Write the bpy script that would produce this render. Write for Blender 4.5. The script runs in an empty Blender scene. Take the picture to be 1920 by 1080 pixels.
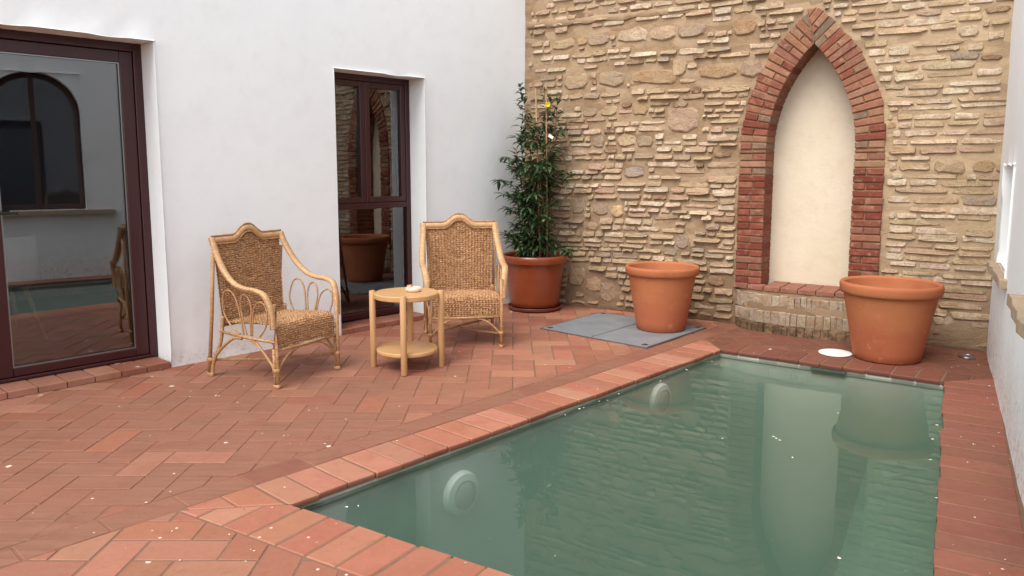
import bpy, bmesh, math, random
from mathutils import Vector, Matrix, noise
R = math.radians
random.seed(7)
sc = bpy.context.scene
col = sc.collection

# ------------------------------------------------------------------ camera
CAM_H = 1.4; PITCH = 7.03; FPX = 1440.0; PPY = 491.0      # measured in 1920x1080 pixels
cd = bpy.data.cameras.new('camera'); cam = bpy.data.objects.new('camera', cd); col.objects.link(cam)
cam.location = (0, 0, CAM_H); cam.rotation_euler = (R(90 - PITCH), 0, 0)
cd.sensor_width = 36; cd.lens = 36 * FPX / 1920; cd.shift_y = -(540 - PPY) / 1920
cd.clip_start = .05; cd.clip_end = 500
sc.camera = cam
# ------------------------------------------------------------------ light: soft overcast daylight
SUN_EL, SUN_AZ = 56, 216            # azimuth clockwise from +Y (the light comes from there)
w = bpy.data.worlds.new('World'); sc.world = w; w.use_nodes = True
nt = w.node_tree; bg = nt.nodes['Background']
sky = nt.nodes.new('ShaderNodeTexSky'); sky.sky_type = 'NISHITA'; sky.sun_disc = False
sky.sun_elevation = R(SUN_EL); sky.sun_rotation = R(SUN_AZ); sky.air_density = 1.0; sky.dust_density = 1.5
hs = nt.nodes.new('ShaderNodeHueSaturation'); hs.inputs['Saturation'].default_value = .34     # cloud-white sky
nt.links.new(sky.outputs[0], hs.inputs['Color']); nt.links.new(hs.outputs[0], bg.inputs[0])
bg.inputs[1].default_value = .15
sl = bpy.data.lights.new('sun', 'SUN'); sl.energy = 1.2; sl.angle = R(40); sl.color = (1, .965, .91)
so = bpy.data.objects.new('sun', sl); col.objects.link(so)
sd = Vector((math.sin(R(SUN_AZ)) * math.cos(R(SUN_EL)), math.cos(R(SUN_AZ)) * math.cos(R(SUN_EL)), math.sin(R(SUN_EL))))
so.rotation_euler = sd.to_track_quat('Z', 'Y').to_euler(); so.location = (0, 0, 8)
vs = sc.view_settings; vs.view_transform = 'Standard'; vs.look = 'None'; vs.exposure = 1.20; vs.gamma = 1
cy = sc.cycles; cy.use_denoising = True; cy.max_bounces = 10; cy.diffuse_bounces = 5; cy.glossy_bounces = 5
cy.transparent_max_bounces = 16; cy.volume_bounces = 1; cy.caustics_reflective = False; cy.caustics_refractive = False
cy.sample_clamp_indirect = 8

# ------------------------------------------------------------------ pixel -> place
_p = R(PITCH)
def ray(x, y):
    a = (x - 960) / FPX; b = -(y - PPY) / FPX
    return Vector((a, math.cos(_p) + b * math.sin(_p), -math.sin(_p) + b * math.cos(_p)))
def gpt(x, y, z=0.0):
    d = ray(x, y); return Vector((0, 0, CAM_H)) + d * ((z - CAM_H) / d.z)
def D(az): return Vector((math.sin(R(az)), math.cos(R(az)), 0))
def prj(P):
    d = Vector(P) - Vector((0, 0, CAM_H)); ww = d.y * math.cos(_p) - d.z * math.sin(_p); u = d.y * math.sin(_p) + d.z * math.cos(_p)
    return (960 + FPX * d.x / ww, PPY - FPX * u / ww, ww) if ww > .05 else (-9999, -9999, ww)
# wall frames: local x along the wall, y out of the wall into the courtyard, z up
S0 = Vector((3.622, 5.733, 0)); s_x = -D(123.2); s_n = Vector((-s_x.y, s_x.x, 0))
L0 = Vector((-2.39, 5.262, 0)); l_x = -D(42.5); l_n = Vector((-l_x.y, l_x.x, 0))
R0 = S0.copy(); r_x = D(29.1); r_n = Vector((-r_x.y, r_x.x, 0))
def wallpt(x, y, P0, n, ax, off=0.0):
    d = ray(x, y); q = P0 + n * off
    P = Vector((0, 0, CAM_H)) + d * ((q - Vector((0, 0, CAM_H))).dot(n) / d.dot(n))
    return (P - P0).dot(ax), P.z
def st(x, y, off=0.0): return wallpt(x, y, S0, s_n, s_x, off)

# ------------------------------------------------------------------ materials
def srgb(r, g, b):
    f = lambda c: (c / 255 / 12.92) if c <= 10 else ((c / 255 + .055) / 1.055) ** 2.4
    return (f(r), f(g), f(b), 1)
class NT:
    def __init__(s, name):
        s.m = bpy.data.materials.new(name); s.m.use_nodes = True; s.t = s.m.node_tree
        s.b = s.t.nodes['Principled BSDF']; s.out = s.t.nodes['Material Output']
    def n(s, ty, **kw):
        nd = s.t.nodes.new(ty)
        for k, v in kw.items(): setattr(nd, k, v)
        return nd
    def l(s, a, b): s.t.links.new(a, b)
    def pos(s): return s.n('ShaderNodeNewGeometry').outputs['Position']
    def noise(s, scale, detail=4, rough=.55, vec=None, dist=0):
        nd = s.n('ShaderNodeTexNoise'); nd.inputs['Scale'].default_value = scale; nd.inputs['Detail'].default_value = detail
        nd.inputs['Roughness'].default_value = rough; nd.inputs['Distortion'].default_value = dist
        s.l(vec if vec is not None else s.pos(), nd.inputs['Vector']); return nd.outputs['Fac']
    def voro(s, scale, feature='F1', vec=None, rnd=1.0):
        nd = s.n('ShaderNodeTexVoronoi', feature=feature); nd.inputs['Scale'].default_value = scale
        nd.inputs['Randomness'].default_value = rnd
        s.l(vec if vec is not None else s.pos(), nd.inputs['Vector']); return nd
    def ramp(s, fac, a, b, v0=0.0, v1=1.0):
        nd = s.n('ShaderNodeMapRange'); nd.inputs[1].default_value = a; nd.inputs[2].default_value = b
        nd.inputs[3].default_value = v0; nd.inputs[4].default_value = v1; s.l(fac, nd.inputs[0]); return nd.outputs[0]
    def mix(s, fac, a, b, mode='MIX'):
        nd = s.n('ShaderNodeMix', data_type='RGBA', blend_type=mode)
        for v, i in ((fac, 0), (a, 6), (b, 7)):
            if isinstance(v, (int, float)): nd.inputs[i].default_value = v
            elif isinstance(v, tuple): nd.inputs[i].default_value = v
            else: s.l(v, nd.inputs[i])
        return nd.outputs[2]
    def math(s, op, a, b=None):
        nd = s.n('ShaderNodeMath', operation=op)
        for v, i in ((a, 0), (b, 1)):
            if v is None: continue
            if isinstance(v, (int, float)): nd.inputs[i].default_value = v
            else: s.l(v, nd.inputs[i])
        return nd.outputs[0]
    def sep(s, vec=None):
        nd = s.n('ShaderNodeSeparateXYZ'); s.l(vec if vec is not None else s.pos(), nd.inputs[0]); return nd.outputs
    def dot(s, v):
        nd = s.n('ShaderNodeVectorMath', operation='DOT_PRODUCT'); s.l(s.pos(), nd.inputs[0]); nd.inputs[1].default_value = v
        return nd.outputs['Value']
    def scaled(s, sc3, vec=None):
        nd = s.n('ShaderNodeVectorMath', operation='MULTIPLY'); s.l(vec if vec is not None else s.pos(), nd.inputs[0])
        nd.inputs[1].default_value = sc3; return nd.outputs[0]
    def objcoord(s): return s.n('ShaderNodeTexCoord').outputs['Object']
    def bump(s, h, dist, strength=1.0, prev=None):
        nd = s.n('ShaderNodeBump'); nd.inputs['Distance'].default_value = dist; nd.inputs['Strength'].default_value = strength
        s.l(h, nd.inputs['Height'])
        if prev is not None: s.l(prev, nd.inputs['Normal'])
        return nd.outputs[0]
    def done(s, color=None, rough=.8, normal=None, metal=0, spec=None):
        if color is not None:
            if isinstance(color, tuple): s.b.inputs['Base Color'].default_value = color
            else: s.l(color, s.b.inputs['Base Color'])
        if isinstance(rough, (int, float)): s.b.inputs['Roughness'].default_value = rough
        else: s.l(rough, s.b.inputs['Roughness'])
        s.b.inputs['Metallic'].default_value = metal
        if spec is not None: s.b.inputs['Specular IOR Level'].default_value = spec
        if normal is not None: s.l(normal, s.b.inputs['Normal'])
        return s.m
    def piececol(s, src):
        if src == 'attr': return s.n('ShaderNodeAttribute', attribute_name='Col').outputs['Color']
        return s.n('ShaderNodeObjectInfo').outputs['Color']
def plain(name, c, rough=.6, metal=0, var=.0, scale=20, bump=0, spec=None):
    k = NT(name); cc = c; nm = None
    if var:
        f = k.noise(scale, 5); cc = k.mix(f, tuple(v * (1 - var) for v in c[:3]) + (1,), tuple(min(1, v * (1 + var)) for v in c[:3]) + (1,))
    if bump: nm = k.bump(k.noise(scale * 3, 4), bump)
    return k.done(cc, rough, nm, metal, spec)

def m_plaster(name, dirt):
    k = NT(name)
    big = k.noise(1.1, 3); mid = k.noise(7, 5, .6); fine = k.noise(60, 3)
    c = k.mix(k.ramp(big, .3, .7), (.835, .85, .835, 1), (.865, .88, .862, 1))
    c = k.mix(k.ramp(mid, .52, .75, 0, .45), c, (.77, .775, .755, 1))
    z = k.sep()[2]
    # splash dirt and flaking near the ground, with its own ragged outline
    nz = k.noise(9, 6, .7); edge = k.math('ADD', z, k.math('MULTIPLY', k.math('SUBTRACT', nz, .5), .7 if dirt > .5 else .22))
    dm = k.ramp(edge, .02, .5 if dirt > .5 else .14, 1, 0)
    sp = k.ramp(k.noise(34, 5, .7), .5, .66)
    dm = k.math('MULTIPLY', dm, k.math('ADD', .25, k.math('MULTIPLY', sp, .75)))
    c = k.mix(k.math('MULTIPLY', dm, dirt), c, srgb(150, 122, 98))
    h = k.math('ADD', k.math('MULTIPLY', k.noise(4, 3), 1.0), k.math('ADD', k.math('MULTIPLY', mid, .35), k.math('MULTIPLY', fine, .06)))
    return k.done(c, .85, k.bump(h, .008, .6), spec=.25)

def dust_mask(k, clean_var=None):
    # trodden film of dust: left of the coping line, fading out away from the near terrace
    a = k.math('SUBTRACT', k.dot(tuple(lineA_n)), lineA_n.dot(lineA_p))              # >0 on the terrace side
    nz = k.noise(2.2, 5, .6)
    band = k.ramp(a, -.012, .012)
    cx, cy_ = -1.75, 3.75
    P = k.sep(); dx = k.math('SUBTRACT', P[0], cx); dy = k.math('SUBTRACT', P[1], cy_)
    u = k.math('ADD', k.math('MULTIPLY', dx, .66), k.math('MULTIPLY', dy, .75))       # along the pool side
    v = k.math('SUBTRACT', k.math('MULTIPLY', dx, .75), k.math('MULTIPLY', dy, .66))
    r1 = k.math('SQRT', k.math('ADD', k.math('MULTIPLY', k.math('MULTIPLY', u, .62), k.math('MULTIPLY', u, .62)), k.math('MULTIPLY', v, v)))
    patch = k.ramp(k.math('ADD', r1, k.math('MULTIPLY', k.math('SUBTRACT', nz, .5), 1.3)), .75, 1.45, 1, 0)
    strip = k.ramp(k.math('ADD', a, k.math('MULTIPLY', k.math('SUBTRACT', nz, .5), .16)), .12, .26, 1, 0)
    strip = k.math('MULTIPLY', strip, k.ramp(u, 3.6, 4.6, 1, 0))
    m = k.math('MULTIPLY', k.math('MAXIMUM', patch, strip), band)
    return m
def m_brickfloor(name, src, dusty=True, sediment=False, wet=False):
    k = NT(name); c = k.piececol(src); oc = k.pos()
    n1 = k.noise(9, 5, .65); n2 = k.noise(45, 4, .6); n3 = k.noise(3.0, 4)
    c = k.mix(k.ramp(n1, .3, .75, 0, .42), c, k.mix(1.0, c, (.74, .66, .62, 1), 'MULTIPLY'))
    c = k.mix(k.ramp(k.noise(24, 6, .75), .54, .72, 0, .5), c, k.mix(1.0, c, (.66, .58, .54, 1), 'MULTIPLY'))
    c = k.mix(k.ramp(n2, .5, .75, 0, .35), c, k.mix(1.0, c, (1.18, 1.22, 1.25, 1), 'MULTIPLY'))
    if dusty:
        dm = dust_mask(k)
        if src == 'object':
            rnd = k.n('ShaderNodeObjectInfo').outputs['Random']
            dm = k.math('MULTIPLY', dm, k.ramp(rnd, .86, .88, 1.0, .18))
        streak = k.noise(1, 5, .7, vec=k.scaled((2.5, 30, 1)))
        dcol = k.mix(k.ramp(streak, .3, .7), srgb(120, 80, 61), srgb(142, 99, 78))
        dcol = k.mix(k.ramp(n3, .4, .65, 0, .6), dcol, srgb(139, 89, 69))
        c = k.mix(k.math('MULTIPLY', dm, .96), c, dcol)
    stn = k.ramp(k.noise(1.7, 6, .7, dist=.6), .54, .66, 0, .55); c = k.mix(stn, c, k.mix(1.0, c, (.78, .70, .64, 1), 'MULTIPLY'))
    # white paint drops and grit
    vo = k.voro(5.5); vd = k.math('ADD', vo.outputs['Distance'], k.math('MULTIPLY', k.math('SUBTRACT', k.noise(70, 3, .7), .5), .14))
    pick = k.n('ShaderNodeSeparateColor'); k.l(vo.outputs['Color'], pick.inputs[0])
    size = k.ramp(k.math('POWER', pick.outputs[0], 3.0), .16, 1.0, -.02, .12)
    spot = k.ramp(k.math('SUBTRACT', size, vd), 0, .012)
    vo2 = k.voro(26); pk2 = k.n('ShaderNodeSeparateColor'); k.l(vo2.outputs['Color'], pk2.inputs[0])
    spot2 = k.math('MULTIPLY', k.ramp(k.math('ADD', vo2.outputs['Distance'], k.math('MULTIPLY', pk2.outputs[2], .12)), .12, .2, 1, 0), k.ramp(pk2.outputs[1], .955, .96))
    spot = k.math('MAXIMUM', spot, spot2)
    c = k.mix(k.math('MULTIPLY', spot, .8), c, srgb(228, 205, 190))
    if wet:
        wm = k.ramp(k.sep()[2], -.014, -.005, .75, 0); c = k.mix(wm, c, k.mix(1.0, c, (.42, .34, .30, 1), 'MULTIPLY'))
    if sediment:
        sdm = k.ramp(k.noise(6, 5, .7), .55, .72, 0, .8); c = k.mix(sdm, c, srgb(104, 74, 54))
    h = k.math('ADD', k.math('MULTIPLY', n1, .6), k.math('MULTIPLY', n2, .25))
    return k.done(c, k.ramp(n1, .3, .7, .6, .82), k.bump(h, .004, .8), spec=.35)
def m_joint(name):
    k = NT(name); n1 = k.noise(20, 5, .65)
    c = k.mix(n1, srgb(106, 80, 63), srgb(136, 106, 84))
    dm = dust_mask(k); n3 = k.noise(3.0, 4)
    streak = k.noise(1, 5, .7, vec=k.scaled((2.5, 30, 1)))
    dcol = k.mix(k.ramp(streak, .3, .7), srgb(120, 80, 61), srgb(142, 99, 78))
    dcol = k.mix(k.ramp(n3, .4, .65, 0, .6), dcol, srgb(139, 89, 69))
    c = k.mix(k.math('MULTIPLY', dm, k.ramp(k.noise(7, 4), .30, .5, .75, 1)), c, dcol)
    return k.done(c, .9, k.bump(n1, .006, .8), spec=.2)
def m_stone(name, src):
    k = NT(name); c = k.piececol(src)
    n1 = k.noise(14, 6, .65); n2 = k.noise(60, 5, .7); n3 = k.noise(5, 4)
    c = k.mix(k.ramp(n1, .35, .75, 0, .6), c, k.mix(1.0, c, (.66, .58, .50, 1), 'MULTIPLY'))
    c = k.mix(k.ramp(n2, .52, .68, 0, .75), c, k.mix(1.0, c, (.42, .34, .27, 1), 'MULTIPLY'))
    c = k.mix(k.ramp(k.noise(28, 5, .7), .52, .7, 0, .5), c, k.mix(1.0, c, (1.25, 1.22, 1.18, 1), 'MULTIPLY'))
    c = k.mix(k.ramp(k.noise(7, 6, .75), .47, .6, 0, .85), c, k.mix(k.noise(30, 4), srgb(150, 124, 96), srgb(182, 157, 126)))              # mortar smeared over the stone
    z = k.sep()[2]
    damp = k.ramp(k.math('ADD', z, k.math('MULTIPLY', k.math('SUBTRACT', k.noise(4, 5, .6), .5), .9)), .0, .8, .75, 0)
    c = k.mix(damp, c, k.mix(1.0, c, (.62, .53, .45, 1), 'MULTIPLY'))
    c = k.mix(k.ramp(k.noise(1.6, 5, .65), .52, .68, 0, .5), c, k.mix(1.0, c, (.74, .64, .54, 1), 'MULTIPLY'))      # rusty weather stains
    h = k.math('ADD', k.math('MULTIPLY', n1, 1.0), k.math('MULTIPLY', n2, .35))
    return k.done(c, .9, k.bump(h, .022, 1.0), spec=.2)
def m_mortar(name):
    k = NT(name); n1 = k.noise(3.5, 5, .6); n2 = k.noise(22, 6, .7); n3 = k.noise(90, 3)
    c = k.mix(k.ramp(n1, .3, .7), srgb(140, 113, 85), srgb(171, 145, 114))
    c = k.mix(k.ramp(n2, .5, .75, 0, .6), c, srgb(118, 91, 65))
    lx = k.math('ADD', k.math('SUBTRACT', k.dot(tuple(s_x)), S0.dot(s_x)), k.math('MULTIPLY', k.math('SUBTRACT', k.noise(2.5, 4), .5), .8))
    c = k.mix(k.ramp(lx, .6, 1.4, .65, 0), c, srgb(194, 170, 137))          # newer, paler pointing beside the niche
    z = k.sep()[2]
    damp = k.ramp(k.math('ADD', z, k.math('MULTIPLY', k.math('SUBTRACT', k.noise(4, 5, .6), .5), .6)), .05, .75, .7, 0)
    gv = k.voro(1, vec=k.scaled((5, 5, 17))); gs = k.n('ShaderNodeSeparateColor'); k.l(gv.outputs['Color'], gs.inputs[0])
    c = k.mix(k.ramp(gs.outputs[0], .25, .9, 0, .42), c, srgb(190, 166, 138)); c = k.mix(k.ramp(gs.outputs[1], .6, .95, 0, .4), c, srgb(122, 96, 73))
    c = k.mix(damp, c, srgb(96, 74, 56))
    h = k.math('ADD', k.math('MULTIPLY', n2, 1.0), k.math('MULTIPLY', n3, .25))
    return k.done(c, .95, k.bump(h, .012, .9), spec=.15)
def m_archbrick(name):
    k = NT(name); c = k.piececol('object'); n1 = k.noise(18, 6, .65); n2 = k.noise(70, 4); n3 = k.noise(8, 5, .7)
    c = k.mix(k.ramp(n1, .35, .7, 0, .55), c, k.mix(1.0, c, (.6, .5, .45, 1), 'MULTIPLY'))
    c = k.mix(k.ramp(n3, .55, .75, 0, .5), c, srgb(186, 140, 108))
    c = k.mix(k.ramp(k.noise(26, 5, .7), .56, .7, 0, .55), c, srgb(176, 152, 128))
    return k.done(c, .88, k.bump(k.math('ADD', n1, k.math('MULTIPLY', n2, .4)), .008, .9), spec=.2)
def m_terracotta(name, c0, c1, rough, gloss=False, stain=True):
    k = NT(name); oc = k.objcoord()
    n1 = k.noise(3, 4, .55, oc); n2 = k.noise(30, 5, .6, oc); band = k.noise(1, 4, .5, k.scaled((1.5, 1.5, 26), oc))
    c = k.mix(k.ramp(n1, .35, .68), c0, c1)
    c = k.mix(k.ramp(band, .4, .7, 0, .35), c, k.mix(1.0, c, (1.12, 1.15, 1.2, 1), 'MULTIPLY'))
    if stain:
        z = k.sep(oc)[2]
        fl = k.math('ADD', z, k.math('MULTIPLY', k.math('SUBTRACT', k.noise(5, 4, .6, oc), .5), .32))
        wet = k.ramp(fl, .22, .27, .55, 0)
        c = k.mix(wet, c, srgb(168, 92, 64))
        c = k.mix(k.ramp(k.noise(13, 5, .7, oc), .60, .72, 0, .45), c, srgb(200, 156, 126)); c = k.mix(k.ramp(k.noise(4, 6, .7, oc), .56, .68, 0, .35), c, srgb(150, 82, 54))
    return k.done(c, rough, k.bump(k.math('ADD', k.math('MULTIPLY', band, .8), k.math('MULTIPLY', n2, .5)), .003, .6), spec=.5 if gloss else .25)
def m_wicker(name, c0, c1, c2):
    k = NT(name); oc = k.objcoord()
    n1 = k.noise(55, 3, .6, oc); n2 = k.noise(7, 4, .6, oc); n3 = k.noise(1, 3, .5, k.scaled((30, 60, 160), oc))
    c = k.mix(k.ramp(n3, .36, .64), c0, c1)
    c = k.mix(k.ramp(n1, .45, .75, 0, .6), c, c2)
    c = k.mix(k.ramp(n2, .4, .7, 0, .3), c, k.mix(1.0, c, (.75, .66, .58, 1), 'MULTIPLY'))
    return k.done(c, .6, k.bump(n3, .0008, .5), spec=.3)
def m_wrap(name, c0, c1):
    k = NT(name); oc = k.objcoord()
    a = k.n('ShaderNodeAttribute', attribute_name='pth').outputs['Vector']
    wv = k.noise(1, 2, .5, k.scaled((140, 3, 1), a)); n2 = k.noise(25, 4, .6, oc)
    c = k.mix(k.ramp(wv, .3, .7), c0, c1); c = k.mix(k.ramp(n2, .5, .75, 0, .45), c, k.mix(1.0, c, (.72, .6, .5, 1), 'MULTIPLY'))
    return k.done(c, .5, k.bump(wv, .002, .7), spec=.4)
def m_wood(name, c0, c1, sc3):
    k = NT(name); oc = k.objcoord()
    n = k.noise(1, 5, .6, k.scaled(sc3, oc), .4); c = k.mix(k.ramp(n, .3, .7), c0, c1)
    return k.done(c, .42, k.bump(n, .0006, .4), spec=.4)
def m_glass(name, tint, ior):
    k = NT(name); k.t.nodes.remove(k.b)
    fr = k.n('ShaderNodeFresnel'); fr.inputs[0].default_value = ior
    tr = k.n('ShaderNodeBsdfTransparent'); tr.inputs[0].default_value = tint
    gl = k.n('ShaderNodeBsdfGlossy'); gl.inputs['Roughness'].default_value = 0.0; gl.inputs[0].default_value = (.95, .97, 1, 1)
    nm = k.bump(k.noise(1.2, 1), .004, .15); k.l(nm, gl.inputs['Normal'])
    mx = k.n('ShaderNodeMixShader'); k.l(fr.outputs[0], mx.inputs[0]); k.l(tr.outputs[0], mx.inputs[1]); k.l(gl.outputs[0], mx.inputs[2])
    k.l(mx.outputs[0], k.out.inputs['Surface']); return k.m
def m_water(name):
    k = NT(name); k.t.nodes.remove(k.b)
    fr = k.n('ShaderNodeFresnel'); fr.inputs[0].default_value = 1.34
    tr = k.n('ShaderNodeBsdfTransparent')
    gl = k.n('ShaderNodeBsdfGlossy'); gl.inputs['Roughness'].default_value = 0.008
    nm = k.bump(k.math('ADD', k.noise(2.2, 2), k.math('MULTIPLY', k.noise(9, 2), .12)), .0026, .25)
    k.l(nm, gl.inputs['Normal']); k.l(nm, fr.inputs['Normal'])
    mx = k.n('ShaderNodeMixShader'); k.l(fr.outputs[0], mx.inputs[0]); k.l(tr.outputs[0], mx.inputs[1]); k.l(gl.outputs[0], mx.inputs[2])
    k.l(mx.outputs[0], k.out.inputs['Surface'])
    ab = k.n('ShaderNodeVolumeAbsorption'); ab.inputs['Color'].default_value = (.42, .68, .56, 1); ab.inputs['Density'].default_value = 2.0
    vs_ = k.n('ShaderNodeVolumeScatter'); vs_.inputs['Color'].default_value = (.66, .78, .64, 1); vs_.inputs['Density'].default_value = .86
    ad = k.n('ShaderNodeAddShader'); k.l(ab.outputs[0], ad.inputs[0]); k.l(vs_.outputs[0], ad.inputs[1])
    k.l(ad.outputs[0], k.out.inputs['Volume']); return k.m
def m_basin(name):
    k = NT(name); n1 = k.noise(4, 5, .6)
    c = k.mix(k.ramp(n1, .3, .7), (.46, .52, .46, 1), (.56, .62, .55, 1))
    return k.done(c, .7, k.bump(k.noise(12, 4), .004, .6))
def m_hatch(name):
    k = NT(name); oc = k.objcoord(); ck = k.n('ShaderNodeTexWave', wave_type='BANDS', bands_direction='DIAGONAL')
    n1 = k.noise(6, 4); n2 = k.noise(120, 3, .6, oc)
    ck2 = k.voro(60, vec=k.scaled((1, 1, .01), oc), rnd=.15)
    c = k.mix(k.ramp(n1, .3, .7), srgb(112, 116, 119), srgb(134, 137, 139))
    h = k.ramp(ck2.outputs['Distance'], .2, .5, 1, 0)
    c = k.mix(k.math('MULTIPLY', h, .4), c, srgb(175, 180, 184))
    return k.done(c, .5, k.bump(h, .002, .6), metal=.2)
def m_leaf(name):
    k = NT(name); c = k.n('ShaderNodeAttribute', attribute_name='Col').outputs['Color']
    return k.done(c, .42, None, spec=.45)
def m_tag_rust(name): return plain(name, srgb(70, 44, 30), .8, 0, .4, 30)

# line along the outer side of the pool coping (splits swept deck from dusty terrace)
POOL = [Vector((-.928, 3.063, 0)), Vector((1.614, 5.802, 0)), Vector((2.838, 4.911, 0)), Vector((1.081, 1.846, 0))]
COP = .285
_pd = (POOL[1] - POOL[0]).normalized()
lineA_n = Vector((-_pd.y, _pd.x, 0)); lineA_p = POOL[0] + lineA_n * COP

M = {}
M['plaster'] = m_plaster('white_plaster', .5); M['plaster_dirty'] = m_plaster('white_plaster_flaking', .85)
M['floor'] = m_brickfloor('terracotta_floor', 'object'); M['floor_attr'] = m_brickfloor('terracotta_floor_far', 'attr')
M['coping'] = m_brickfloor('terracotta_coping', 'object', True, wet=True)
M['joint'] = m_joint('floor_joint'); M['stone'] = m_stone('wall_stone', 'object'); M['stone_attr'] = m_stone('wall_stone_far', 'attr')
M['mortar'] = m_mortar('lime_mortar'); M['archbrick'] = m_archbrick('arch_brick')
k = NT('cream_render'); n1_ = k.noise(2.2, 5, .6); n2_ = k.noise(9, 5, .65); n3_ = k.noise(40, 4)
c_ = k.mix(k.ramp(n1_, .3, .7), srgb(212, 197, 172), srgb(220, 206, 183)); c_ = k.mix(k.ramp(n2_, .5, .72, 0, .45), c_, srgb(202, 184, 156))
c_ = k.mix(k.ramp(k.sep()[2], .36, .62, .35, 0), c_, srgb(196, 178, 150))
M['cream'] = k.done(c_, .9, k.bump(k.math('ADD', n2_, k.math('MULTIPLY', n3_, .3)), .005, .8), spec=.2)
M['maroon'] = plain('maroon_frame', srgb(56, 15, 17), .38, 0, .12, 15)
M['glass'] = m_glass('window_glass', (.86, .88, .89, 1), 2.12)
M['water'] = m_water('pool_water'); M['basin'] = m_basin('pool_render')
M['basin_rim'] = plain('pool_rim', srgb(190, 190, 174), .7, 0, .1, 20)
M['pot'] = m_terracotta('terracotta_pot', srgb(174, 107, 70), srgb(165, 94, 60), .78)
M['pot_glazed'] = m_terracotta('brown_glazed_pot', srgb(136, 67, 37), srgb(121, 55, 31), .22, True, False)
M['saucer'] = plain('brown_saucer', srgb(118, 56, 46), .4, 0, .1, 20)
M['soil'] = plain('soil', srgb(62, 44, 32), .95, 0, .4, 60, .01)
M['wicker'] = m_wicker('woven_seagrass', srgb(134, 90, 57), srgb(208, 165, 119), srgb(104, 67, 42))
M['wrap'] = m_wrap('wrapped_rattan', srgb(178, 134, 92), srgb(208, 170, 126))
M['cane'] = m_wicker('cane', srgb(166, 122, 80), srgb(196, 156, 114), srgb(122, 82, 50))
M['oak'] = m_wood('oak', srgb(182, 138, 90), srgb(198, 157, 108), (2.5, 28, 28)); M['oak_leg'] = m_wood('oak_leg', srgb(184, 140, 94), srgb(200, 158, 112), (30, 30, 3))
M['hatch'] = m_hatch('galvanised_plate'); M['rust'] = m_tag_rust('rusty_hole')
M['dark'] = plain('dark_gap', (.012, .012, .012, 1), .8)
M['white'] = plain('white_plastic', srgb(232, 230, 222), .5, 0, .08, 12)
M['steel'] = plain('steel', srgb(150, 150, 148), .35, .9)
M['leaf'] = m_leaf('leaf'); M['stem'] = plain('stem', srgb(108, 92, 58), .8, 0, .3, 30)
M['bamboo'] = plain('bamboo_cane', srgb(158, 122, 86), .6, 0, .2, 25)
M['yellow'] = plain('yellow_bloom', srgb(240, 214, 20), .6); M['paper'] = plain('paper_tag', srgb(232, 232, 226), .7)
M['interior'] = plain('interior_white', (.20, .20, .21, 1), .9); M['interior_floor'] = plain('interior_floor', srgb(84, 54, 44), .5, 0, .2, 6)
M['ashtray'] = plain('pink_marble', srgb(232, 196, 172), .35, 0, .1, 30)
M['window_dark'] = plain('dark_window_frame', srgb(70, 44, 36), .5)
M['limestone'] = plain('sill_stone', srgb(168, 146, 120), .85, 0, .3, 18, .008)

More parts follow.
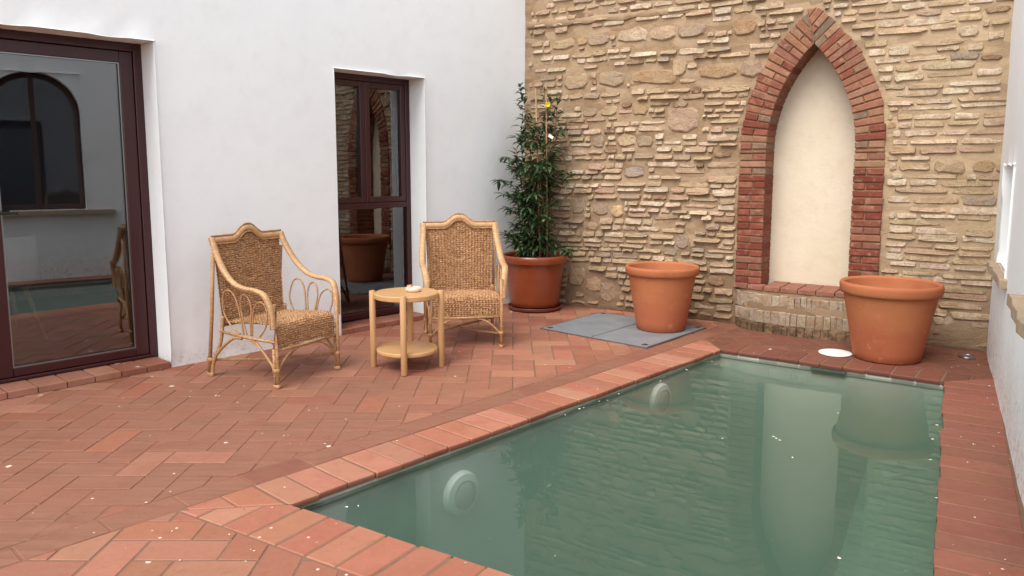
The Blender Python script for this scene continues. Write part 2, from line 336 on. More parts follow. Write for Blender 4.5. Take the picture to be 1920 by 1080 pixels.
# ------------------------------------------------------------------ mesh helpers
class MB:
    def __init__(s): s.v = []; s.f = []; s.pth = []; s.cols = []
    def add(s, vs, fs, colr=None):
        o = len(s.v); s.v += [tuple(v) for v in vs]; s.f += [tuple(i + o for i in f) for f in fs]
        if colr is not None: s.cols += [colr] * len(vs)
    def box(s, a, b, mat=None):
        (x0, y0, z0), (x1, y1, z1) = a, b
        vs = [(x0, y0, z0), (x1, y0, z0), (x1, y1, z0), (x0, y1, z0), (x0, y0, z1), (x1, y0, z1), (x1, y1, z1), (x0, y1, z1)]
        if mat is not None: vs = [mat @ Vector(v) for v in vs]
        s.add(vs, [(3, 2, 1, 0), (4, 5, 6, 7), (0, 1, 5, 4), (1, 2, 6, 5), (2, 3, 7, 6), (3, 0, 4, 7)])
    def cbox(s, a, b, c=.004):
        # box with chamfered edges
        (x0, y0, z0), (x1, y1, z1) = a, b
        bm = bmesh.new(); bmesh.ops.create_cube(bm, size=1)
        for v in bm.verts: v.co = Vector(((x0 + x1) / 2 + v.co.x * (x1 - x0), (y0 + y1) / 2 + v.co.y * (y1 - y0), (z0 + z1) / 2 + v.co.z * (z1 - z0)))
        bmesh.ops.bevel(bm, geom=bm.edges[:], offset=c, segments=1, affect='EDGES')
        bm.verts.index_update(); s.add([v.co.copy() for v in bm.verts], [[v.index for v in f.verts] for f in bm.faces]); bm.free()
    def lathe(s, prof, n=48, c=(0, 0, 0), close=False):
        o = len(s.v)
        for r, z in prof:
            for i in range(n):
                a = 2 * math.pi * i / n; s.v.append((c[0] + r * math.cos(a), c[1] + r * math.sin(a), c[2] + z))
        for j in range(len(prof) - 1):
            for i in range(n):
                k = (i + 1) % n; s.f.append((o + j * n + i, o + j * n + k, o + (j + 1) * n + k, o + (j + 1) * n + i))
        if close:
            s.f.append(tuple(o + i for i in reversed(range(n)))); s.f.append(tuple(o + (len(prof) - 1) * n + i for i in range(n)))
    def sweep(s, pts, ra, rb=None, ref=(0, 0, 1), n=8, taper=None):
        # tube along pts; ra = half size along ref (made perpendicular), rb = the other half size
        rb = rb or ra; pts = [Vector(p) for p in pts]; o = len(s.v); L = 0; m = len(pts)
        while len(s.pth) < o: s.pth.append((0, 0, 0))
        for i, p in enumerate(pts):
            t = (pts[min(i + 1, m - 1)] - pts[max(i - 1, 0)]).normalized()
            rf = Vector(ref[i]) if isinstance(ref[0], (tuple, list, Vector)) else Vector(ref)
            a = rf - t * rf.dot(t)
            if a.length < 1e-4: a = Vector((1, 0, 0)) - t * t.x
            a.normalize(); b = t.cross(a)
            if i: L += (p - pts[i - 1]).length
            q = taper[i] if taper else 1
            for j in range(n):
                g = 2 * math.pi * j / n; s.v.append(tuple(p + a * (ra * q * math.cos(g)) + b * (rb * q * math.sin(g)))); s.pth.append((L, j / n, 0))
        for i in range(m - 1):
            for j in range(n):
                k = (j + 1) % n; s.f.append((o + i * n + j, o + i * n + k, o + (i + 1) * n + k, o + (i + 1) * n + j))
        s.f.append(tuple(o + j for j in reversed(range(n)))); s.f.append(tuple(o + (m - 1) * n + j for j in range(n)))
    def mesh(s, name, mat, smooth=None):
        me = bpy.data.meshes.new(name); me.from_pydata(s.v, [], s.f); me.update()
        if mat is not None: me.materials.append(mat)
        if s.pth and len(s.pth) == len(s.v):
            a = me.attributes.new('pth', 'FLOAT_VECTOR', 'POINT'); a.data.foreach_set('vector', [c for p in s.pth for c in p])
        if s.cols and len(s.cols) == len(s.v):
            a = me.color_attributes.new('Col', 'FLOAT_COLOR', 'POINT'); a.data.foreach_set('color', [c for p in s.cols for c in p])
        if smooth:
            me.shade_smooth() if smooth is True else smooth_by_angle(me, smooth)
        return me
    def build(s, name, mat, parent=None, smooth=None, loc=None):
        return mkobj(name, s.mesh(name, mat, smooth), parent, loc)
def smooth_by_angle(me, deg):
    me.shade_smooth(); bm = bmesh.new(); bm.from_mesh(me)
    for e in bm.edges:
        if len(e.link_faces) == 2 and e.calc_face_angle(0) > R(deg): e.smooth = False
    bm.to_mesh(me); bm.free()
def mkobj(name, me, parent=None, loc=None):
    o = bpy.data.objects.new(name, me); col.objects.link(o)
    if parent is not None: o.parent = parent
    if loc is not None: o.location = loc
    return o
def empty(name, loc=(0, 0, 0), rz=0.0):
    o = bpy.data.objects.new(name, None); col.objects.link(o); o.location = loc; o.rotation_euler = (0, 0, rz); o.empty_display_size = .1
    return o
def tag(o, label, cat, group=None):
    o['label'] = label; o['category'] = cat
    if group: o['group'] = group
    return o
def kind(o, k): o['kind'] = k; return o
def catmull(P, n=6):
    P = [Vector(p) for p in P]; out = []
    for i in range(len(P) - 1):
        p0 = P[max(i - 1, 0)]; p1 = P[i]; p2 = P[i + 1]; p3 = P[min(i + 2, len(P) - 1)]
        for j in range(n):
            t = j / n; out.append(.5 * ((2 * p1) + (p2 - p0) * t + (2 * p0 - 5 * p1 + 4 * p2 - p3) * t * t + (3 * p1 - p0 - 3 * p2 + p3) * t ** 3))
    out.append(P[-1]); return out
def clip(poly, pt, n):
    # keep the side where (p-pt).n >= 0
    out = []
    for i in range(len(poly)):
        a = poly[i]; b = poly[(i + 1) % len(poly)]; da = (a - pt).dot(n); db = (b - pt).dot(n)
        if da >= 0: out.append(a)
        if (da >= 0) != (db >= 0): out.append(a + (b - a) * (da / (da - db)))
    return out
def area(poly): return abs(sum(poly[i].x * poly[(i + 1) % len(poly)].y - poly[(i + 1) % len(poly)].x * poly[i].y for i in range(len(poly)))) / 2
def shrink(poly, d):
    # inward offset of a convex ccw polygon
    out = poly
    m = len(poly)
    for i in range(m):
        a = poly[i]; b = poly[(i + 1) % m]; e = (b - a)
        if e.length < 1e-6: continue
        n = Vector((-e.y, e.x, 0)).normalized(); out = clip(out, a + n * d, n)
        if len(out) < 3: return []
    return out
def cleanpoly(p):
    out = []
    for v in p:
        if not out or (v - out[-1]).length > 1e-4: out.append(v)
    if len(out) > 1 and (out[0] - out[-1]).length < 1e-4: out.pop()
    return out
def ccw(p):
    s = sum(p[i].x * p[(i + 1) % len(p)].y - p[(i + 1) % len(p)].x * p[i].y for i in range(len(p)))
    return p if s > 0 else list(reversed(p))
def prism(poly, z0, z1, ch=.004, jit=.0):
    # bevelled slab over a ccw polygon, a little worn
    top = shrink(poly, ch)
    if len(top) != len(poly): top = [c + (sum(poly, Vector()) / len(poly) - c) * .06 for c in poly]
    n = len(poly); vs = []
    tilt = Vector((random.uniform(-1, 1), random.uniform(-1, 1), 0)) * jit; cen = sum(poly, Vector()) / n
    for p in poly: vs.append((p.x, p.y, z0))
    for p in poly: vs.append((p.x, p.y, z1 - ch * .8 + tilt.dot(p - cen)))
    for p in top: vs.append((p.x, p.y, z1 + tilt.dot(p - cen)))
    fs = [tuple(reversed(range(n))), tuple(range(2 * n, 3 * n))]
    for k in (0, 1):
        for i in range(n):
            j = (i + 1) % n; fs.append((k * n + i, k * n + j, (k + 1) * n + j, (k + 1) * n + i))
    return vs, fs
def var(c, v=.1, hv=.04):
    k = 1 + random.uniform(-v, v); return tuple(max(0, min(1, x * k * (1 + random.uniform(-hv, hv)))) for x in c[:3]) + (1,)

# ------------------------------------------------------------------ ground with the pool cut out of it
g = MB(); E_ = 40.0
PB = []            # basin outline: 15 mm behind the coping nosing
pc = sum(POOL, Vector()) / 4
PB = shrink(ccw([p.copy() for p in POOL]), -.0) ; PBc = ccw([p.copy() for p in POOL])
def offset_poly(poly, d):
    out = []; m = len(poly)
    for i in range(m):
        a = poly[i - 1]; b = poly[i]; c = poly[(i + 1) % m]
        n1 = Vector(((b - a).y, -(b - a).x, 0)).normalized(); n2 = Vector(((c - b).y, -(c - b).x, 0)).normalized()
        bis = (n1 + n2).normalized(); out.append(b + bis * (d / bis.dot(n1)))
    return out
PW = offset_poly(PBc, .018)          # inner face of the basin wall
PO = offset_poly(PBc, .012)           # hole in the ground, under the coping
big = [Vector((-E_, -E_, 0)), Vector((E_, -E_, 0)), Vector((E_, E_, 0)), Vector((-E_, E_, 0))]
def ang(p): return math.atan2(p.y - pc.y, p.x - pc.x)
PO = sorted(PO, key=ang); big = sorted(big, key=ang)
GZ = .0002
vsg = [(p.x, p.y, GZ) for p in PO] + [(p.x, p.y, GZ) for p in big] + [(p.x, p.y, -.0255) for p in PO]
# match each outer corner to the inner corner nearest in angle
best = min(range(4), key=lambda r: sum(abs(math.remainder(ang(big[(i + r) % 4]) - ang(PO[i]), 2 * math.pi)) for i in range(4)))
fsg = []
for i in range(4):
    j = (i + 1) % 4; a, b = 4 + (i + best) % 4, 4 + (j + best) % 4
    fsg.append((i, a, b, j)); fsg.append((i, j, 8 + j, 8 + i))
g.add(vsg, fsg); terrace = kind(g.build('terrace', M['joint']), 'structure')
terrace['label'] = 'terracotta brick terrace laid in herringbone beside the pool'

# ------------------------------------------------------------------ paving bricks
TC = [srgb(153, 101, 79), srgb(149, 95, 74), srgb(157, 106, 84), srgb(146, 92, 71), srgb(160, 111, 88)]
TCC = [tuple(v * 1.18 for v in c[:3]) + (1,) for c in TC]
W_ = .152; GAP = .008
ph = gpt(151, 893)                     # lower left corner of a brick lying crosswise in the photo
band_n = lineA_n; band_out = lineA_p + lineA_n * .155
def edge_side(a, b, inside):
    n = Vector((-(b - a).y, (b - a).x, 0)).normalized()
    if (inside - a).dot(n) < 0: n = -n
    return n
# coping rows: outer lines
COPS = [.285, .285, .30, .285]         # left, far, right, near
cop_in = [POOL[0], POOL[1], POOL[2], POOL[3]]
def isect(p, d, q, e):
    den = d.x * e.y - d.y * e.x; t = ((q.x - p.x) * e.y - (q.y - p.y) * e.x) / den; return p + d * t
edges = []
for i in range(4):
    a = POOL[i]; b = POOL[(i + 1) % 4]; d = (b - a).normalized(); n = -edge_side(a, b, pc); edges.append((a, b, d, n, COPS[i]))
outer = []
for i in range(4):
    pa, pb, pd_, pn, pw = edges[i - 1]; a, b, d, n, wd = edges[i]
    outer.append(isect(pa + pn * pw, pd_, a + n * wd, d))     # outer corner next to POOL[i]
pool = empty('pool', tuple(pc)); poolM = pool.location.copy()
tag(pool, 'small sunken pool of green water with a terracotta brick coping', 'pool')
def rel(P): return P - poolM
coping_bricks = []
for i in range(4):
    a, b, d, n, wd = edges[i]; oa, ob = outer[i], outer[(i + 1) % 4]
    L = (b - a).length; k0 = -4; pitch = .1515 if i != 2 else .152
    u0 = -4 * pitch + random.uniform(-.03, .03)
    na = edge_side(a, oa, (a + b) / 2 + n * .1); nb = edge_side(b, ob, (a + b) / 2 + n * .1)
    for kk in range(int((L + 1.2) / pitch) + 1):
        u = u0 + kk * pitch + random.uniform(-.003, .003)
        jn = random.uniform(-.005, .006)
        q = [a + d * (u + .005) + n * (jn), a + d * (u + pitch - .005) + n * (jn + random.uniform(-.004, .004)), a + d * (u + pitch - .005) + n * (wd - .006), a + d * (u + .005) + n * (wd - .006)]
        q = clip(clip(q, a + na * .004, na), b + nb * .004, nb)
        q = cleanpoly(q)
        if len(q) < 3 or area(q) < .0012: continue
        coping_bricks.append((ccw(q), i))
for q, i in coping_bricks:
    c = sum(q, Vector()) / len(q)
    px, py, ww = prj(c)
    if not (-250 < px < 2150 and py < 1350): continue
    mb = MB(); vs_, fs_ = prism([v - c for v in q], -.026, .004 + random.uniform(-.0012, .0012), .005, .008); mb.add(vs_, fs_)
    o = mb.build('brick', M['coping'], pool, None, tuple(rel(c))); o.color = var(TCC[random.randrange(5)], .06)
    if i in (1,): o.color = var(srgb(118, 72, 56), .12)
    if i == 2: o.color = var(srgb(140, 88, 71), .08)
# field bricks
walls_keep = [(L0 - l_n * .20, l_n), (S0 + s_n * -.02, s_n), (R0 + r_n * -.02, r_n)]
field = []
def add_field(q, zone):
    for p, n in walls_keep: q = clip(q, p, n)
    q = cleanpoly(q)
    if len(q) < 3 or area(q) < .0012: return
    field.append((ccw(q), zone))
# lengthwise row behind the left coping
a, b, d, n, wd = edges[0]
u = -3.0
while u < 5.4:
    ln = .30
    q = [lineA_p + d * (u + .005) + n * .005, lineA_p + d * (u + ln - .005) + n * .005, lineA_p + d * (u + ln - .005) + n * (.155 - .005), lineA_p + d * (u + .005) + n * (.155 - .005)]
    add_field(q, 'band'); u += ln
near_o = outer[0]; near_d = edges[3][2]; near_n = edges[3][3]
far_p = outer[1]; far_n = edges[1][3]; right_p = outer[2]; right_n = edges[2][3]
hatch_c = [gpt(1013, 618), gpt(1213, 655), gpt(1325, 617), gpt(1125, 588)]
for ix in range(-30, 40):
    for iy in range(-16, 46):
        kq = (ix + iy) % 4
        x = ph.x + ix * W_; y = ph.y + iy * W_
        # mirrored herringbone: k=0 is the right half, k=3 the left half of a crosswise brick; k=1 lower, 2 upper of a lengthwise one
        if kq == 3: q = [Vector((x, y, 0)), Vector((x + 2 * W_, y, 0)), Vector((x + 2 * W_, y + W_, 0)), Vector((x, y + W_, 0))]
        elif kq == 1: q = [Vector((x, y, 0)), Vector((x + W_, y, 0)), Vector((x + W_, y + 2 * W_, 0)), Vector((x, y + 2 * W_, 0))]
        else: continue
        c = sum(q, Vector()) / 4; px, py, ww = prj(c)
        if not (-140 < px < 2060 and 540 < py < 1250): continue
        g2 = GAP / 2 + random.uniform(-.001, .002)
        q = shrink(q, g2)
        # zone A: terrace beyond the lengthwise row
        qa = clip([v.copy() for v in q], band_out + lineA_n * .005, lineA_n)
        if len(qa) >= 3: add_field(qa, 'A')
        # zone B: near deck
        qb = clip(clip([v.copy() for v in q], lineA_p - lineA_n * .005, -lineA_n), near_o + near_n * .004, near_n)
        if len(qb) >= 3: add_field(qb, 'B')
        # zone C: strip between the far coping and the stone wall
        qc = clip(clip([v.copy() for v in q], lineA_p - lineA_n * .005, -lineA_n), far_p + far_n * .004, far_n)
        if len(qc) >= 3: add_field(qc, 'C')
def psize(q):
    pts = [prj(v) for v in q]
    if any(p[2] < .2 for p in pts): return 0
    vis = all(-60 < p[0] < 1980 and p[1] < 1140 for p in pts)
    return abs(sum(pts[i][0] * pts[(i + 1) % len(pts)][1] - pts[(i + 1) % len(pts)][0] * pts[i][1] for i in range(len(pts)))) / 2 if vis else 0
field = [f for f in field if not (all((v - hatch_c[0]).dot(edge_side(hatch_c[0], hatch_c[1], (hatch_c[0] + hatch_c[2]) / 2)) > .02 and (v - hatch_c[2]).dot(edge_side(hatch_c[2], hatch_c[1], (hatch_c[0] + hatch_c[2]) / 2)) > .02 and (v - hatch_c[2]).dot(edge_side(hatch_c[2], hatch_c[3], (hatch_c[0] + hatch_c[2]) / 2)) > .02 and (v - hatch_c[0]).dot(edge_side(hatch_c[0], hatch_c[3], (hatch_c[0] + hatch_c[2]) / 2)) > .02 for v in f[0]))]
field.sort(key=lambda f: -psize(f[0]))
shared = {}
rest = MB()
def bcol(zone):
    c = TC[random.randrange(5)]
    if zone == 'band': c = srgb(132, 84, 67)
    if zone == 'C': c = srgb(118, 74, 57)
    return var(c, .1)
for idx, (q, zone) in enumerate(field):
    c = sum(q, Vector()) / len(q); dz = random.uniform(-.0010, .0012)
    if idx < 300:
        xs = [v.x for v in q]; ys = [v.y for v in q]; full = len(q) == 4 and area(q) > .96 * (2 * W_ - GAP) * (W_ - GAP) and zone != 'band'
        key = None
        if full: key = ('h' if max(xs) - min(xs) > max(ys) - min(ys) else 'v', random.randrange(6))
        if key in shared: me = shared[key]
        else:
            mb = MB(); vs_, fs_ = prism([v - c for v in q], -.03, .003, .0025, .006); mb.add(vs_, fs_); me = mb.mesh('brick', M['floor'])
            if key: shared[key] = me
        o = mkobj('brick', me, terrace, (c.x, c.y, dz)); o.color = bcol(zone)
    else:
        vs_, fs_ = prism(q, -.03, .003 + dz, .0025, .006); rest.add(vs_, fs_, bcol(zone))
if rest.v: kind(rest.build('brick', M['floor_attr'], terrace), 'stuff')

# ------------------------------------------------------------------ pool basin, bench, lights, water
ZT, ZB, ZW = -.028, -1.15, -.042
mb = MB(); n4 = 4
inn = [rel(p) for p in PW]; out4 = [rel(p) for p in offset_poly(PBc, .095)]
vs_ = [(p.x, p.y, ZT) for p in inn] + [(p.x, p.y, ZB) for p in inn] + [(p.x, p.y, ZT) for p in out4] + [(p.x, p.y, ZB - .1) for p in out4]
fs_ = [tuple(range(4, 8)), tuple(reversed(range(12, 16)))]
for i in range(4):
    j = (i + 1) % 4; fs_ += [(j, i, 4 + i, 4 + j), (i, j, 8 + j, 8 + i), (8 + i, 8 + j, 12 + j, 12 + i)]
mb.add(vs_, fs_); basin = mb.build('basin', M['basin'], pool)
# pale rim strip between water and coping
mb = MB(); rin = [rel(p) for p in offset_poly(PBc, .012)]; rou = [rel(p) for p in offset_poly(PBc, .0175)]
vs_ = [(p.x, p.y, ZT - .001) for p in rin] + [(p.x, p.y, -.060) for p in rin] + [(p.x, p.y, ZT - .001) for p in rou] + [(p.x, p.y, -.060) for p in rou]
fs_ = []
for i in range(4):
    j = (i + 1) % 4; fs_ += [(j, i, 4 + i, 4 + j), (i, j, 8 + j, 8 + i), (4 + j, 4 + i, 12 + i, 12 + j)]
mb.add(vs_, fs_); mb.build('rim', M['basin_rim'], pool)
# bench along the right side
a, b, d, n, wd = edges[2]; mb = MB()
q = [a + n * .017, b + n * .017, b - n * .40, a - n * .40]
q = ccw([rel(v) for v in [a + d * 0 + n * .017, b + n * .017, b - n * .42, a - n * .42]])
qq = [v + poolM for v in q]
for p_, n_ in ((POOL[1], -edges[1][3]), (POOL[0], -edges[3][3])): qq = clip(qq, p_ - n_ * .017, n_)
vs_, fs_ = prism(ccw([rel(v) for v in qq]), ZB + .002, -.60, .012); mb.add(vs_, fs_); mb.build('bench', M['basin'], pool)
# skimmer mouth in the far wall
a, b, d, n, wd = edges[1]; u0 = (gpt(1552, 686) - a).dot(d)
mb = MB(); Mx = Matrix.Translation(rel(a + d * u0)) @ Matrix(((d.x, n.x, 0, 0), (d.y, n.y, 0, 0), (0, 0, 1, 0), (0, 0, 0, 1)))
mb.box((-.12, -.0145, -.0465), (.12, .0115, -.0290), Mx); mb.build('skimmer_mouth', plain('skimmer_shadow', srgb(64, 78, 68), .7), pool)
def lathe_to(name, prof, mat, parent, origin, axis, nseg=40, smooth=35):
    mb = MB(); mb.lathe(prof, nseg); q = Vector((0, 0, 1)).rotation_difference(axis)
    mb.v = [tuple(q @ Vector(v) + origin) for v in mb.v]; return mb.build(name, mat, parent, smooth)
a, b, d, n, wd = edges[0]
for u, z in ((.985, -.272), (2.885, -.205)):
    P = a + d * u + n * .017; P.z = z
    q = lathe_to('pool_light', [(.118, 0), (.118, .018), (.108, .034), (.075, .042)], M['white'], pool, rel(P), -n)
    lathe_to('lens', [(.0749, .036), (.06, .044), (.03, .049), (.001, .050)], M['basin_rim'], q, rel(P), -n)
# water
mb = MB(); wi = offset_poly(PBc, .020)
vs_ = [(p.x, p.y, ZW) for p in wi] + [(p.x, p.y, ZB - .02) for p in wi]
mb.add(vs_, [(0, 1, 2, 3), (7, 6, 5, 4)] + [(i, 4 + i, 4 + (i + 1) % 4, (i + 1) % 4) for i in range(4)])
water = kind(mb.build('water', M['water']), 'structure'); water['label'] = 'still cloudy green water filling the pool'

# ------------------------------------------------------------------ plaster walls with openings
def wall_mesh(x0, x1, z0, z1, openings, th, step=.14, amp=.005, seed=0):
    # openings: (xa, xb, za, zb, depth); front at y=0 (gently uneven), back at y=-th
    xs = {x0, x1}; zs = {z0, z1}
    for o in openings: xs |= {o[0], o[1]}; zs |= {o[2], o[3]}
    def fill(S):
        S = sorted(S); out = []
        for a, b in zip(S, S[1:]):
            k = max(1, int((b - a) / step)); out += [a + (b - a) * i / k for i in range(k)]
        return out + [S[-1]]
    X, Z = fill(xs), fill(zs); nx, nz = len(X), len(Z)
    def ins(cx, cz): return any(o[0] < cx < o[1] and o[2] < cz < o[3] for o in openings)
    mb = MB()
    wob = lambda x, z: noise.noise(Vector((x * 1.3, z * 1.3, seed))) * amp + noise.noise(Vector((x * 4, z * 4, seed + 5))) * amp * .35
    for z in Z:
        for x in X: mb.v.append((x, wob(x, z), z))
    for z in Z:
        for x in X: mb.v.append((x, -th, z))
    N = nx * nz; solid = {}
    for j in range(nz - 1):
        for i in range(nx - 1): solid[i, j] = not ins((X[i] + X[i + 1]) / 2, (Z[j] + Z[j + 1]) / 2)
    for (i, j), s in solid.items():
        if not s: continue
        a, b, c, d = j * nx + i, j * nx + i + 1, (j + 1) * nx + i + 1, (j + 1) * nx + i
        mb.f.append((b, a, d, c)); mb.f.append((N + a, N + b, N + c, N + d))
        for (di, dj, e0, e1) in ((-1, 0, a, d), (1, 0, c, b), (0, -1, b, a), (0, 1, d, c)):
            if not solid.get((i + di, j + dj), False): mb.f.append((e0, e1, N + e1, N + e0))
    return mb
def bevel_mesh(me, off, ang_=50):
    bm = bmesh.new(); bm.from_mesh(me)
    es = [e for e in bm.edges if len(e.link_faces) == 2 and e.calc_face_angle(0) > R(ang_)]
    bmesh.ops.bevel(bm, geom=es, offset=off, segments=3, affect='EDGES', profile=.5); bm.to_mesh(me); bm.free(); smooth_by_angle(me, 40)

# --- house wall on the left (local x = -s)
house = empty('white_house', tuple(L0), math.atan2(l_x.y, l_x.x))
tag(house, 'white plastered house wall with a maroon glazed door and a tall window', 'house')
DR = (0.0, 1.98, -.05, 2.235); WN = (-2.375, -1.415, -.05, 2.19)
mb = wall_mesh(-3.80, 4.2, -.05, 4.3, [DR, WN], .32, .14, .003, seed=1)
me = mb.mesh('wall', M['plaster']); bevel_mesh(me, .008); mkobj('wall', me, house)
FY = -.205   # front of the frames
def frame_bars(name, bars, mat, parent, y0, y1, c=.004):
    mb = MB()
    for (xa, xb, za, zb) in bars: mb.cbox((xa, y0, za), (xb, y1, zb), c)
    return mb.build(name, mat, parent)
def pane(parent, xa, xb, za, zb, y):
    mb = MB(); mb.box((xa, y - .004, za), (xb, y + .004, zb)); return mb.build('pane', M['glass'], parent)
# door: outer frame, two leaves
FZ = .052
door = frame_bars('door', [(.0, .055, FZ, 2.235), (1.925, 1.98, FZ, 2.235), (.0555, 1.9245, 2.18, 2.235), (.0555, 1.9245, FZ, FZ + .022)], M['maroon'], house, FY - .07, FY)
for (xa, xb) in ((.058, .985), (.995, 1.922)):
    lf = frame_bars('door_leaf', [(xa, xa + .085, FZ + .026, 2.176), (xb - .085, xb, FZ + .026, 2.176), (xa + .0855, xb - .0855, 2.176 - .075, 2.176), (xa + .0855, xb - .0855, FZ + .026, FZ + .026 + .055)], M['maroon'], house, FY - .062, FY - .012)
    pane(lf, xa + .083, xb - .083, FZ + .078, 2.104, FY - .04)
    mb = MB()                      # thin dark glazing bead
    bx0, bx1, bz0, bz1 = xa + .0855, xb - .0855, FZ + .0815, 2.1005
    for q in ((bx0, bx0 + .008, bz0, bz1), (bx1 - .008, bx1, bz0, bz1), (bx0 + .0081, bx1 - .0081, bz1 - .008, bz1), (bx0 + .0081, bx1 - .0081, bz0, bz0 + .008)):
        mb.box((q[0], FY - .030, q[2]), (q[1], FY - .022, q[3]))
    mb.build('glazing_bead', M['steel'], lf)
    if xa < .5:
        mb = MB(); hx = xb - .042
        mb.cbox((hx - .018, FY - .0118, 1.00), (hx + .018, FY - .004, 1.24), .003)
        mb.sweep(catmull([(hx, FY - .004, 1.12), (hx, FY + .035, 1.12), (hx - .01, FY + .045, 1.12), (hx - .12, FY + .045, 1.118)], 5), .009, n=8)
        mb.build('door_handle', M['dark'], lf)
# window: upper pair of casements over a fixed light
xa, xb = WN[0], WN[1]; za, zb = .062, 2.19; mid = -(1.875)
win = frame_bars('window', [(xa, xa + .05, za, zb), (xb - .05, xb, za, zb), (xa + .0505, xb - .0505, zb - .05, zb), (xa + .0505, xb - .0505, za, za + .055), (xa + .0505, xb - .0505, 1.035, 1.085)], M['maroon'], house, FY - .07, FY)
for (p0, p1) in ((xa + .053, mid - .002), (mid + .002, xb - .053)):
    sash = frame_bars('sash', [(p0, p0 + .05, 1.088, zb - .053), (p1 - .05, p1, 1.088, zb - .053), (p0 + .0505, p1 - .0505, zb - .053 - .05, zb - .053), (p0 + .0505, p1 - .0505, 1.088, 1.138)], M['maroon'], house, FY - .06, FY - .006)
    pane(sash, p0 + .048, p1 - .048, 1.136, zb - .101, FY - .035)
pane(win, xa + .048, xb - .048, za + .053, 1.037, FY - .035)
# brick thresholds
def threshold(x0, x1, step_, proud):
    st_ = empty('doorstep', (0, 0, 0)); st_.parent = house
    mb = MB(); mb.box((x0 + .002, -.30, -.045), (x1 - .002, proud - .012, .040)); mb.build('mortar_bed', M['joint'], st_)
    x = x0 + .004
    while x < x1 - .03:
        wdt = min(step_, x1 - x - .004); pl = [Vector((x + .004, -.28, 0)), Vector((x + wdt - .004, -.28, 0)), Vector((x + wdt - .004, proud + random.uniform(-.004, .004), 0)), Vector((x + .004, proud + random.uniform(-.004, .004), 0))]
        m2 = MB(); v2, f2 = prism(pl, .006, .049 + random.uniform(-.001, .001), .006, .01); m2.add(v2, f2)
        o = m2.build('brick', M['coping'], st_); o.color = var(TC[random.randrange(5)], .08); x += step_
    return st_
threshold(0.004, 1.976, .165, .012); threshold(WN[0] + .004, WN[1] - .004, .165, .008)
# dim room behind the glass
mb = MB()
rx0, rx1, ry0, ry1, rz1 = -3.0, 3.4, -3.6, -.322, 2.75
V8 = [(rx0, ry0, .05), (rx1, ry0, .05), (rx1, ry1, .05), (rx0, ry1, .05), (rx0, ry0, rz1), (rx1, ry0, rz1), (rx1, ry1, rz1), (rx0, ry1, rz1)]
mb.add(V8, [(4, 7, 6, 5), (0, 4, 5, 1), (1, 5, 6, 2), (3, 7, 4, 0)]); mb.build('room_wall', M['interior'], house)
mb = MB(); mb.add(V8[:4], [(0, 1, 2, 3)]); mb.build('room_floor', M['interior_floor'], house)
mb = MB(); mb.box((-3.8, -.6, 4.3), (4.2, .02, 4.36)); mb.build('coping_top', M['plaster'], house)

# --- wall on the right (local x = -s, toward the stone wall positive)
rwall = empty('white_wall', tuple(R0), math.atan2(r_x.y, r_x.x))
tag(rwall, 'white plastered side wall with a flaking base and stone window sills', 'wall')
op = [(-1.36, -.46, .735, 1.415)]
mb = wall_mesh(-5.2, .35, -.05, 3.0, op + [(-4.20, -3.18, .86, 2.56)], .34, .12, .012, seed=9)
me = mb.mesh('wall', M['plaster_dirty']); bevel_mesh(me, .012); rw = mkobj('wall', me, rwall)
mb = MB(); mb.box((-1.37, -.33, .70), (-.45, -.20, 1.43)); mb.build('recess_back', M['plaster'], rwall)
def ragged_slab(x0, x1, y0, y1, z0, z1, n=9):
    pl = [Vector((x0, y0, 0)), Vector((x1, y0, 0))] + [Vector((x1 + (x0 - x1) * i / n, y1 + random.uniform(-.012, .012), 0)) for i in range(n + 1)]
    return prism(ccw(pl), z0, z1, .006)
for (x0, x1, z, pr) in ((-1.42, -.30, .735, .055), (-4.34, -2.86, .86, .10)):
    mb = MB(); v2, f2 = ragged_slab(x0, x1, -.02, pr, z - .05, z + .002); mb.add(v2, f2); mb.build('window_sill', M['limestone'], rwall)
# arched head over the second opening: plaster infill above the spring line, frame and glass behind it
ax0, ax1, asz = -4.20, -3.18, 2.555; ar = (ax1 - ax0) / 2; acx = (ax0 + ax1) / 2
bmw = bmesh.new(); bmw.from_mesh(rw.data)
bmw.free()
mb = MB(); N_ = 20
mb2 = MB()
for k_, (y0, y1) in enumerate(((-.001, -.335),)):
    pts = [(acx + ar * math.cos(math.pi * i / N_), asz - .5 + ar * math.sin(math.pi * i / N_)) for i in range(N_ + 1)]
    vsA = []; fsA = []
    for i, (x, z) in enumerate(pts):
        xo = x; zo = 2.563
        vsA += [(x, y0, z), (xo, y0, zo), (x, y1, z)]
    for i in range(N_):
        a0 = 3 * i; b0 = 3 * (i + 1); fsA += [(a0, a0 + 1, b0 + 1, b0), (a0, b0, b0 + 2, a0 + 2)]
    mb.add(vsA, fsA)
mb.build('arch_head', M['plaster'], rwall)
apts = [(ax1 - .03, .87)] + [(acx + (ar - .03) * math.cos(math.pi * i / N_), asz - .5 + (ar - .03) * math.sin(math.pi * i / N_)) for i in range(N_ + 1)] + [(ax0 + .03, .87)]
mb = MB(); mb.sweep([(x, -.16, z) for x, z in apts], .03, .035, (0, 1, 0), 4); mb.cbox((acx - .03, -.185, .87), (acx + .03, -.13, asz - .03), .004); mb.cbox((ax0 + .03, -.185, .863), (ax1 - .03, -.13, .93), .004)
aw = mb.build('arched_window', M['window_dark'], rwall)
mb = MB(); gp = [Vector((x, z, 0)) for x, z in apts]; mb.add([(v.x, -.17, v.y) for v in gp], [tuple(range(len(gp)))]); mb.build('pane', M['glass'], aw)
mb = MB(); mb.box((ax0 - .05, -.42, .8), (ax1 + .05, -.345, 2.7)); mb.build('dark_backing', plain('painted_sky_tint', (.02, .028, .05, 1), .7), rwall)  # backing slab painted bluish dark to imitate sky reflected in the panes

